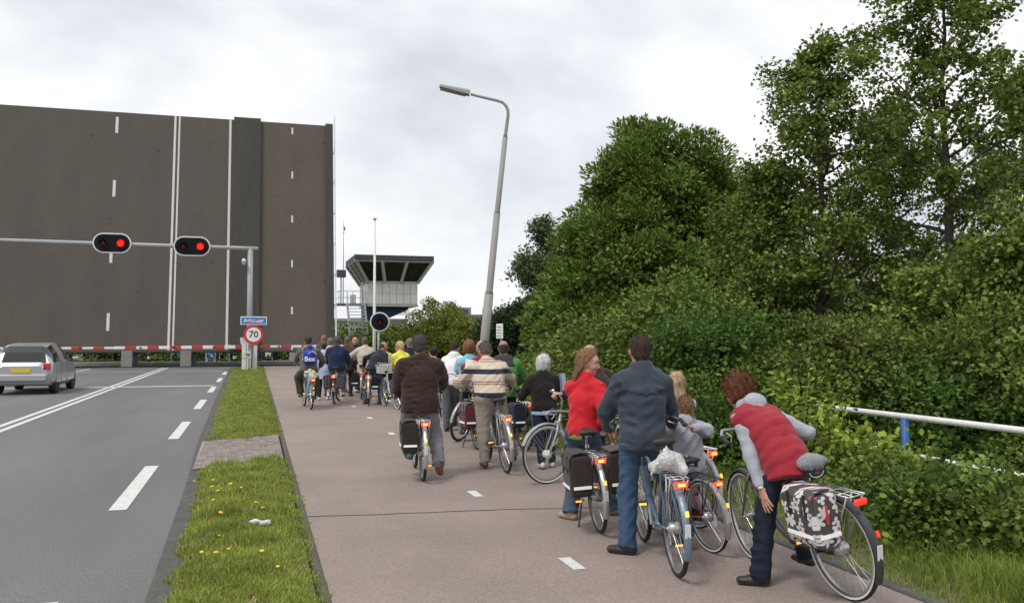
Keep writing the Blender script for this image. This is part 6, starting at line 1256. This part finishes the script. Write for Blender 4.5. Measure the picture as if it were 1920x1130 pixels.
# ================================================================== THE PEOPLE
H_ = {k_: hair_mat('hair ' + k_, c) for k_, c in dict(brown=(.055, .032, .022), dark=(.018, .014, .013), grey=(.16, .155, .15), darkgrey=(.075, .068, .065), blonde=(.50, .38, .22), dblonde=(.27, .155, .075), auburn=(.105, .032, .016), ginger=(.30, .13, .05), white=(.62, .61, .59), copper=(.25, .115, .05), mouse=(.13, .10, .075)).items()}
m_jnavy = cloth('navy grey jacket cloth', (.040, .054, .074), .8); m_jbrown = cloth('dark brown fleece', (.040, .023, .018), .95); m_jred = cloth('bright red jacket cloth', (.56, .018, .028)); m_wine = cloth('wine red vest cloth', (.31, .018, .032), .7); m_hood = cloth('grey marl fleece', (.36, .37, .42), .95); m_jblack = cloth('black wool', (.016, .013, .012), .95); m_lblue = cloth('light blue cloth', (.25, .50, .62)); m_whitec = cloth('white cotton', (.74, .73, .76)); m_dred = cloth('dark red wool', (.22, .02, .025)); m_green = cloth('green fleece', (.075, .24, .05)); m_dgrey = cloth('charcoal cloth', (.045, .042, .045)); m_yellow = cloth('bright yellow cloth', (.72, .66, .10)); m_cream = cloth('cream cotton', (.56, .50, .40)); m_navy2 = cloth('deep navy cloth', (.012, .025, .065)); m_khg = cloth('grey brown jacket cloth', (.125, .112, .098)); m_pblue = cloth('pale blue cotton', (.45, .55, .72)); m_pink = cloth('pink cotton', (.62, .33, .38)); m_gsh = cloth('green shirt cotton', (.22, .32, .09)); m_blk2 = cloth('blue black jacket cloth', (.018, .022, .032))
m_jean = denim('blue denim', (.050, .092, .165)); m_jean2 = denim('dark denim', (.016, .024, .042)); m_jean3 = denim('washed denim', (.070, .105, .155)); m_gt = cloth('grey trousers cloth', (.20, .20, .225)); m_bt = cloth('beige trousers cloth', (.32, .28, .235)); m_olive = cloth('olive trousers cloth', (.055, .052, .033)); m_dt = cloth('dark trousers cloth', (.02, .02, .025)); m_kh = cloth('khaki trousers cloth', (.22, .18, .13)); m_gt2 = cloth('mid grey trousers cloth', (.10, .105, .12)); m_gj = cloth('pale grey jersey', (.30, .30, .32))
m_sole = mat('rubber sole', (.05, .045, .04), .8); m_wsole = mat('white sole', (.6, .6, .58), .7); m_brs = mat('brown leather', (.12, .055, .025), .5, var=.2, vscale=20); m_dks = mat('dark leather', (.025, .018, .016), .5); m_sue = mat('sand suede', (.36, .28, .20), .9); m_whs = mat('white shoe', (.62, .61, .6), .6); m_tsole = mat('tan sole', (.30, .13, .06), .7); m_tealsh = mat('teal shoe', (.07, .12, .125), .8)
def sweater():
    m = mat('striped sweater knit', (.60, .52, .41), .95, bump=.3, bscale=200, sheen=.2); t = m.node_tree; N = t.nodes; K = t.links.new; tcn = N.new('ShaderNodeTexCoord'); sp_ = N.new('ShaderNodeSeparateXYZ'); K(tcn.outputs['Object'], sp_.inputs[0]); mr = N.new('ShaderNodeMapRange'); mr.inputs[1].default_value = .895; mr.inputs[2].default_value = 1.475; K(sp_.outputs[2], mr.inputs[0])
    r_ = N.new('ShaderNodeValToRGB'); r_.color_ramp.interpolation = 'CONSTANT'; cr_ = (.60, .52, .41, 1); nv = (.012, .016, .035, 1); rd = (.34, .06, .04, 1); st_ = [(0, cr_), (.06, nv), (.17, cr_), (.345, rd), (.365, cr_), (.395, rd), (.415, cr_), (.575, nv), (.69, cr_), (.845, rd), (.865, cr_), (.895, rd), (.915, cr_)]
    el = r_.color_ramp.elements; el[0].position = 0; el[0].color = cr_; el[1].position = .06; el[1].color = nv
    for p_, c_ in st_[2:]: q_ = el.new(p_); q_.color = c_
    K(mr.outputs[0], r_.inputs[0]); K(r_.outputs[0], N['Principled BSDF'].inputs['Base Color']); return m
def loc_pt(J, v):          # local point -> child placement helper
    return tuple(np.asarray(v, float))
SH = (m_dks, m_sole)
# --- near group
J = person('woman in red quilted vest over grey hoodie bending beside the nearest bicycle', 1466, 6.2, H=1.66, hd=-9, lean=46, pz=.87, hy=-8, hp=28, build=.86, hair=('curly', H_['auburn']), skin=m_skin2, top_c=dict(m=m_hood, name='hoodie', hem=.06, ease=.004, hood=True, fold=.003, arm=.008, extra=[dict(name='vest', m=m_wine, ease=.034, hem=.15, sleeve='none', quilt=.011, collar=.0, flare=.016)]), legs=dict(m=m_jean2, flare=.022), shoes=(m_dks, m_sole),
    fL=('w', 1424, 1064, 6.15), fR=('x', 3.92, 5.66, .10), hL=('w', 1428, 918, 6.10), hR=('w', 1492, 812, 6.68), eR=(1, -.1, -.5), eL=(-1, .2, .1), tL=(-48, 0), hands=('flat', 'grip'))
wt_ = MB().lathe([(.030, -.012), (.034, -.012), (.034, .012), (.030, .012)], 'Z', 18).build('wristwatch', m_chr, J['root']); zz_ = -nrm(J['wr'][-1] - J['elb'][-1]); wt_.location = tuple(J['wr'][-1] + zz_ * .005); wt_.rotation_euler = Vector(zz_).to_track_quat('Z', 'Y').to_euler()
J = person('tall man in navy jacket and blue jeans seen from behind astride the blue bicycle', 1203, 7.10, top=621, hd=10, lean=3, hair=('crop', H_['brown']), skin=m_skin2, build=.96, top_c=dict(m=m_jnavy, hem=.105, ease=.034, collar=.035, yoke=True, fold=.0055, flare=.004, arm=.004), legs=dict(m=m_jean, ease=.016, flare=.012), shoes=(m_dks, m_sole),
    fL=('w', 1176, 1018, 7.02), fR=('x', 3.40, 6.55, .09), hL=('w', 1142, 806, 7.42), hR=('w', 1262, 800, 7.5), eL=(-1, -.35, -.1), eR=(1, -.4, -.1), tL=(-52, 0), hands=('grip', 'grip'))
person('young woman in bright red jacket turning her head beside her bicycle', 1092, 8.45, H=1.67, hd=42, lean=3, side=3, pz=.835, hy=72, hp=12, hair=('shoulder', H_['dblonde']), skin=m_skin, build=.86, top_c=dict(m=m_jred, hem=.045, ease=.020, collar=.05, fold=.005, arm=.002, extra=[dict(name='green_shirt', m=m_gsh, ease=.012, hem=.085, fold=.002, skirt=.045)]), legs=dict(m=m_jean3, ease=.008, flare=.024), shoes=(m_sue, m_sue),
    fL=('w', 1070, 950, 8.35), fR=('w', 1148, 948, 8.55), hL=('w', 1118, 800, 8.75), hR=('w', 1126, 803, 8.42), eR=(.6, -.8, -.4), tL=(-60, 0), tR=(30, 0), hands=('relax', 'relax'))
person('small girl in grey hoodie with ponytail raising her hand to her hair', 1290, 7.62, H=1.24, hd=-4, lean=6, pz=.645, hy=-8, hp=0, hair=('pony', H_['dblonde']), top_c=dict(m=m_hood, name='hoodie', hem=.10, ease=.022, hood=True, fold=.006, arm=.006), legs=dict(m=m_gj, ease=.016), shoes=(m_whs, m_wsole), fL=(-.16, .22, .12), fR=('w', 1336, 975, 7.3), hL=(-.16, .36, .72), hR=('w', 1296, 800, 7.35), eR=(1, -.2, -.25), hands=('grip', 'grip'), vox=.012)
person('girl with long blonde hair in pale blue top behind the man in navy', 1269, 8.6, H=1.40, hd=-5, hy=6, hair=('long', H_['blonde']), top_c=dict(m=m_pblue, name='shirt', hem=.10, ease=.018), legs=dict(m=m_jean3), shoes=(m_whs, m_wsole), hL=(-.15, .38, .80), hR=(.2, .38, .80), vox=.013)
J = person('bald man in dark brown sweater behind the woman in red', 1126, 10.6, H=1.72, hd=-28, lean=13, pz=.86, hy=8, hp=10, hair=('ring', H_['grey']), skin=m_skin2, build=1.08, top_c=dict(m=m_jbrown, name='sweater', hem=.13, ease=.028), legs=dict(m=m_dt), shoes=SH, hL=('w', 1052, 738, 10.2), hR=('w', 1130, 775, 10.9), eL=(-.3, -.5, -1), hands=('grip', 'grip'))
e_ = empty('folded_map', tuple(W(1057, 722, 10.2)), R(20), 'folded grey map held up in the brown sleeved hand', 'map'); MB().face([(-.02, 0, -.08), (.075, .02, -.08), (.03, .01, .13), (-.045, -.01, .15)]).build('front_leaf', m_pblue, e_); MB().face([(-.03, .02, -.08), (.06, .05, -.08), (.02, .04, .12), (-.05, .02, .14)]).build('back_leaf', m_panel, e_)
person('white haired woman in black jacket over a light blue shirt', 1019, 11.7, H=1.50, hd=8, lean=4, hy=-14, hair=('fluffy', H_['white']), skin=m_skin2, build=1.05, top_c=dict(m=m_jblack, hem=.055, ease=.03, collar=.02, extra=[dict(name='blue_shirt', m=m_pblue, ease=.026, hem=.115, fold=.002, skirt=.055)]), legs=dict(m=m_jean2), shoes=(m_whs, m_sue), fL=('w', 1016, 868, 11.45), hL=(-.24, .28, .90), hR=(.24, .28, .90))
person('man in cream sweater with navy and red stripes leaning forward astride his bicycle', 918, 11.62, H=1.72, hd=4, lean=24, pz=.925, hy=6, hp=24, hair=('crop', H_['mouse']), skin=m_skin2, build=1.1, top_c=dict(m=sweater(), name='sweater', hem=.04, ease=.040, collar=.03, fold=.006, arm=.012), legs=dict(m=m_bt, ease=.028), shoes=(m_brs, m_sole), fL=('w', 909, 862, 11.5), fR=('x', 3.36, 11.35, .09), hL=('x', 2.80, 11.75, 1.02), hR=('x', 3.40, 11.78, 1.02), eL=(-1, -.35, -.2), eR=(1, -.35, -.2), hands=('grip', 'grip'))
person('heavy man in dark brown jacket and grey trousers on his bicycle, one heel raised', 788, 10.80, H=1.80, top=628, hd=6, lean=5, pz=.93, hy=4, hair=('short', H_['darkgrey']), skin=m_skin3, build=1.14, top_c=dict(m=m_jbrown, hem=.13, ease=.045, collar=.03, fold=.006, arm=.016, flare=.01), legs=dict(m=m_gt, ease=.026, flare=.012), shoes=(m_tealsh, m_tsole), fL=('w', 768, 848, 10.9), fR=('w', 823, 868, 10.62), hL=('w', 768, 752, 11.05), hR=('x', 2.36, 11.22, 1.05), eL=(-1, -.5, 0), eR=(1, -.5, -.1), tR=(12, 38), hands=('relax', 'grip'))
# --- middle group
J = person('man in green jacket with charcoal shoulders right of the striped sweater', 946, 13.9, H=1.73, hd=10, lean=12, pz=.88, hy=8, hair=('ring', H_['brown']), skin=m_skin3, build=1.1, top_c=dict(m=m_green, hem=.12, ease=.035, collar=.03, arm=.01), legs=dict(m=m_dt), shoes=SH, hL=(-.2, .42, 1.0), hR=('w', 966, 720, 14.3), eR=(1, -.2, -.4))
nk, u_, Rt_ = J['neck'], J['u'], J['Rt']; g_ = Grid(nk - .36, nk + .3, .02); g_.eseg(nk - u_ * .135, nk - u_ * .055, (.222, .158), (.185, .125), Rt_, .03); g_.all(lambda P, f: np.maximum(f, -((P - nk) @ u_ + .15))); V, Q_ = g_.net(); link('shoulder_yoke', np_mesh('shoulder_yoke', V, Q_, True), J['root'], m_dgrey)
J = person('balding man in dark red sweater holding a white sheet of paper', 913, 14.9, H=1.74, hd=-14, lean=15, pz=.88, hy=-5, hp=15, hair=('ring', H_['brown']), skin=m_skin2, top_c=dict(m=m_dred, name='sweater', hem=.12, ease=.03), legs=dict(m=m_dt), shoes=SH, hL=('w', 893, 690, 14.5), hR=('w', 905, 700, 15.3), eL=(-1, -.2, -.3), hands=('grip', 'grip'))
o = MB().box((0, 0, 0), (.23, .004, .20), Matrix.Rotation(R(12), 3, 'Y') @ Matrix.Rotation(R(-25), 3, 'X')).build('sheet_of_paper', mat('white paper', (.8, .8, .8), .7)); o.location = tuple(W(885, 685, 14.45)); tag(o, 'white sheet of paper held by the man in dark red', 'paper')
person('woman with curly auburn hair in light blue jacket', 880, 15.6, top=637, hd=6, hy=10, hair=('curly', H_['copper']), top_c=dict(m=m_lblue, hem=.13, ease=.028, sleeve='short'), legs=dict(m=m_dt), shoes=SH, hL=(-.1, .35, 1.05), hR=(.15, .35, 1.05))
person('dark haired person in white hooded top bending to the right', 848, 16.1, H=1.70, hd=24, lean=24, pz=.90, hy=24, hp=26, hair=('short', H_['dark']), skin=m_skin3, top_c=dict(m=m_whitec, name='hooded_top', hem=.10, ease=.03, hood=True), legs=dict(m=m_gt2, ease=.022), shoes=SH, fL=('w', 837, 796, 16.0), fR=('w', 850, 793, 16.3), hL=('w', 845, 738, 16.4), hR=('w', 872, 728, 16.3))
person('person in pink top half hidden behind the man in brown', 815, 17.6, H=1.54, hd=-10, lean=8, hair=('short', H_['dark']), top_c=dict(m=m_pink, name='shirt', hem=.12, ease=.03), legs=dict(m=m_dt), shoes=SH, hL=(-.1, .4, .95), hR=(.15, .4, .95))
person('grey haired man in black jacket behind the woman in yellow', 769, 21.8, top=632, hd=-12, hy=5, hair=('short', H_['grey']), skin=m_skin2, top_c=dict(m=m_blk2, ease=.03), legs=dict(m=m_dt), shoes=SH)
J = person('blonde woman in bright yellow jacket and sunglasses seen in profile', 755, 20.9, H=1.62, hd=-18, lean=14, pz=.86, hy=-62, hp=4, hair=('bob', H_['blonde']), skin=m_skin2, top_c=dict(m=m_yellow, hem=.10, ease=.03), legs=dict(m=m_jean3), shoes=(m_whs, m_wsole), fL=('w', 735, 748, 21.0), hL=('w', 737, 690, 21.3), hR=('w', 748, 694, 21.4), hands=('grip', 'grip'))
gl_ = MB()
for s_ in (-1, 1): gl_.box((s_ * .033, .100, .012), (.05, .012, .036), bev=.008); gl_.box((s_ * .082, .04, .016), (.005, .12, .008))
o = gl_.build('sunglasses', m_cc, J['root']); M_ = Matrix([list(J['HA'][i]) + [J['hc'][i]] for i in range(3)] + [[0, 0, 0, 1]]); o.matrix_local = M_
person('ginger haired woman in pale yellow top behind the leaning man', 720, 23.6, top=641, hd=10, hy=-10, hair=('bob', H_['ginger']), top_c=dict(m=cloth('pale yellow cotton', (.60, .56, .25)), name='shirt', ease=.025), legs=dict(m=m_jean2), shoes=SH)
person('man in dark jacket and jeans leaning over to the right across his bicycle', 702, 22.4, H=1.76, hd=42, lean=36, pz=.89, hy=30, hp=18, hair=('ring', H_['brown']), skin=m_skin2, top_c=dict(m=m_blk2, hem=.08, ease=.03), legs=dict(m=m_jean), shoes=(m_brs, m_sole), fL=('w', 684, 749, 22.3), fR=('w', 713, 750, 22.3), hL=('w', 682, 688, 22.9), hR=('w', 724, 690, 22.6), eL=(-1, -.2, .3), tR=(30, 0))
person('man in long cream jacket with his back turned, arm bent', 684, 24.6, top=630, hd=4, hy=0, hair=('short', H_['mouse']), skin=m_skin3, build=1.08, top_c=dict(m=m_cream, hem=.20, ease=.035), legs=dict(m=m_kh), shoes=(m_whs, m_sole), fL=('w', 665, 735, 25.0), hL=('w', 667, 668, 24.9), hR=(.25, .2, .95), eL=(-1, -.3, -.3), hands=('relax', 'relax'))
person('bald man in navy jacket facing the camera among the crowd', 666, 26.6, top=630, hd=196, hy=-8, hair=('ring', H_['grey']), skin=m_skin2, top_c=dict(m=m_navy2, ease=.03), legs=dict(m=m_jean2), shoes=SH)
person('man in brown coat just right of the navy coat rider', 651, 25.2, top=629, hd=22, hair=('short', H_['mouse']), skin=m_skin2, build=1.1, top_c=dict(m=cloth('brown coat cloth', (.07, .042, .03)), ease=.035, hem=.18), legs=dict(m=m_dt), shoes=SH)
person('grey haired rider in navy blue coat seated on the bicycle with striped panniers', 632, 22.75, H=1.74, top=630, hd=11, pz=.92, lean=3, hy=3, hair=('shoulder', H_['darkgrey']), skin=m_skin2, build=1.12, top_c=dict(m=m_navy2, hem=.10, ease=.04, arm=.01), legs=dict(m=m_kh), shoes=(m_whs, m_sole), fL=('w', 616, 738, 22.6), fR=('w', 645, 735, 22.9), hL=(-.25, .42, 1.0), hR=('w', 652, 682, 23.1), hands=('grip', 'grip'))
person('woman in long pale blue shirt and dark trousers left of the navy coat', 607, 23.8, top=640, hd=8, hair=('short', H_['brown']), top_c=dict(m=m_pblue, name='shirt', hem=.30, ease=.03, sleeve='long'), legs=dict(m=m_dt), shoes=(m_whs, m_sole))
person('grey haired person in cream jacket partly behind the navy coat', 619, 25.4, top=632, hd=12, hair=('short', H_['grey']), top_c=dict(m=m_cream, ease=.035), legs=dict(m=m_kh), shoes=SH)
person('ginger haired person in grey blue jacket farthest back by the barrier', 607, 30.0, top=627, hd=0, hair=('short', H_['ginger']), top_c=dict(m=cloth('grey blue jacket cloth', (.075, .085, .10)), ease=.03), legs=dict(m=m_dt), shoes=SH)
J = person('cyclist in grey brown jacket and olive trousers riding with a blue drawstring bag', 579, 21.2, H=1.76, top=629, hd=-4, lean=8, pz=.93, hy=2, hair=('short', H_['brown']), skin=m_skin2, build=1.08, top_c=dict(m=m_khg, hem=.08, ease=.035, collar=.03, arm=.01, hood=True), legs=dict(m=m_olive, ease=.03, flare=.02, short=.08), shoes=(m_brs, m_sole), fL=('w', 564, 738, 21.45), fR=('w', 590, 742, 21.5), hL=('w', 552, 685, 21.7), hR=('w', 600, 688, 21.6), eL=(-1, -.4, -.1), eR=(1, -.4, -.1), kL=(-.45, 1, .2), kR=(.45, 1, .2), hands=('grip', 'grip'))
g_ = Grid((-.24, -.16, -.30), (.24, .16, .30), .014); g_.eseg((0, 0, -.13), (0, 0, .05), (.175, .085), (.13, .07), (1, 0, 0), .05); g_.eseg((0, 0, .05), (0, .0, .19), (.12, .06), (.045, .035), (1, 0, 0), .05); g_.ell((0, 0, .21), (.06, .045, .035), .02); g_.all(lambda P, f: f + .006 * wav(P, 26, 6, (1, 1, .5))); V, Q_ = g_.net()
r_ = J['root']; Mw = Matrix.Translation(r_.location) @ Matrix.Rotation(r_.rotation_euler.z, 4, 'Z'); bp = Vector(J['mid'] + J['u'] * .07 - J['Ft'] * .225); e_ = empty('drawstring_bag', tuple(Mw @ bp), 0, 'royal blue drawstring bag with white lettering on the left cyclist\'s back', 'bag'); e_.rotation_euler = (R(-6), 0, r_.rotation_euler.z)
link('sack', np_mesh('sack', V, Q_, True), e_, cloth('royal blue nylon', (.015, .035, .36), .5)); lettering('Bex', .165, m_swhite, e_, (-.01, -.098, -.09), .002, depth=.006)
for i in range(7): a = R(15 + 25 * i); MB().box((.05 + .085 * math.cos(a), -.092 + .02 * abs(math.cos(a)), .02 + .075 * math.sin(a)), (.04, .008, .012), Matrix.Rotation(-a, 3, 'Y')).build('ray_mark', m_swhite, e_)
for s_ in (-1, 1): MB().tube([(s_ * .03, 0, .21), (s_ * .13, .1, .24), (s_ * .16, .16, .1), (s_ * .15, .08, -.15)], .006, n=5).build('cord', m_swhite, e_)
# --- people and scooter waiting on the far bank
far_kw = dict(group='people waiting on the far bank', vox=.035)
person('far person in dark top and pale jeans across the water', 489, 60, H=1.75, hd=180, hair=('short', H_['dark']), top_c=dict(m=m_dgrey, ease=.03), legs=dict(m=m_jean3), shoes=SH, **far_kw); person('far person in dark clothes right of the scooter across the water', 517, 60, H=1.78, hd=170, hair=('short', H_['brown']), top_c=dict(m=m_navy2, ease=.03), legs=dict(m=m_jean2), shoes=SH, **far_kw)
q = col_at(503, 59.5); e_ = empty('scooter', (q[0], q[1], 0), R(180), 'white motor scooter waiting on the far bank', 'scooter')
for y in (-.6, .6): MB().tube([(0, y + .2 * math.cos(a), .22 + .2 * math.sin(a)) for a in np.linspace(0, 6.0, 14)], .06, n=6, closed=True).build('wheel', m_rub, e_)
g_ = Grid((-.4, -.9, .1), (.4, .9, 1.3), .04); g_.eseg((0, .5, .35), (0, .42, .95), (.2, .08), (.17, .08), (1, 0, 0), .05); g_.eseg((0, -.6, .5), (0, .0, .6), (.15, .14), (.15, .12), (1, 0, 0), .08); g_.eseg((0, -.1, .28), (0, .4, .28), (.15, .06), (.15, .06), (1, 0, 0), .05); V, Q_ = g_.net(); link('body', np_mesh('body', V, Q_, True), e_, m_white)
MB().box((0, -.3, .80), (.26, .7, .1), bev=.04).build('seat', m_cc, e_); MB().tube([(-.33, .34, 1.05), (0, .42, 1.08), (.33, .34, 1.05)], .025, n=6).build('handlebar', m_cc, e_); MB().lathe([(.09, .5), (.06, .57), (0, .58)], 'Y', 12, (0, 0, .9)).build('headlight', m_chr, e_)
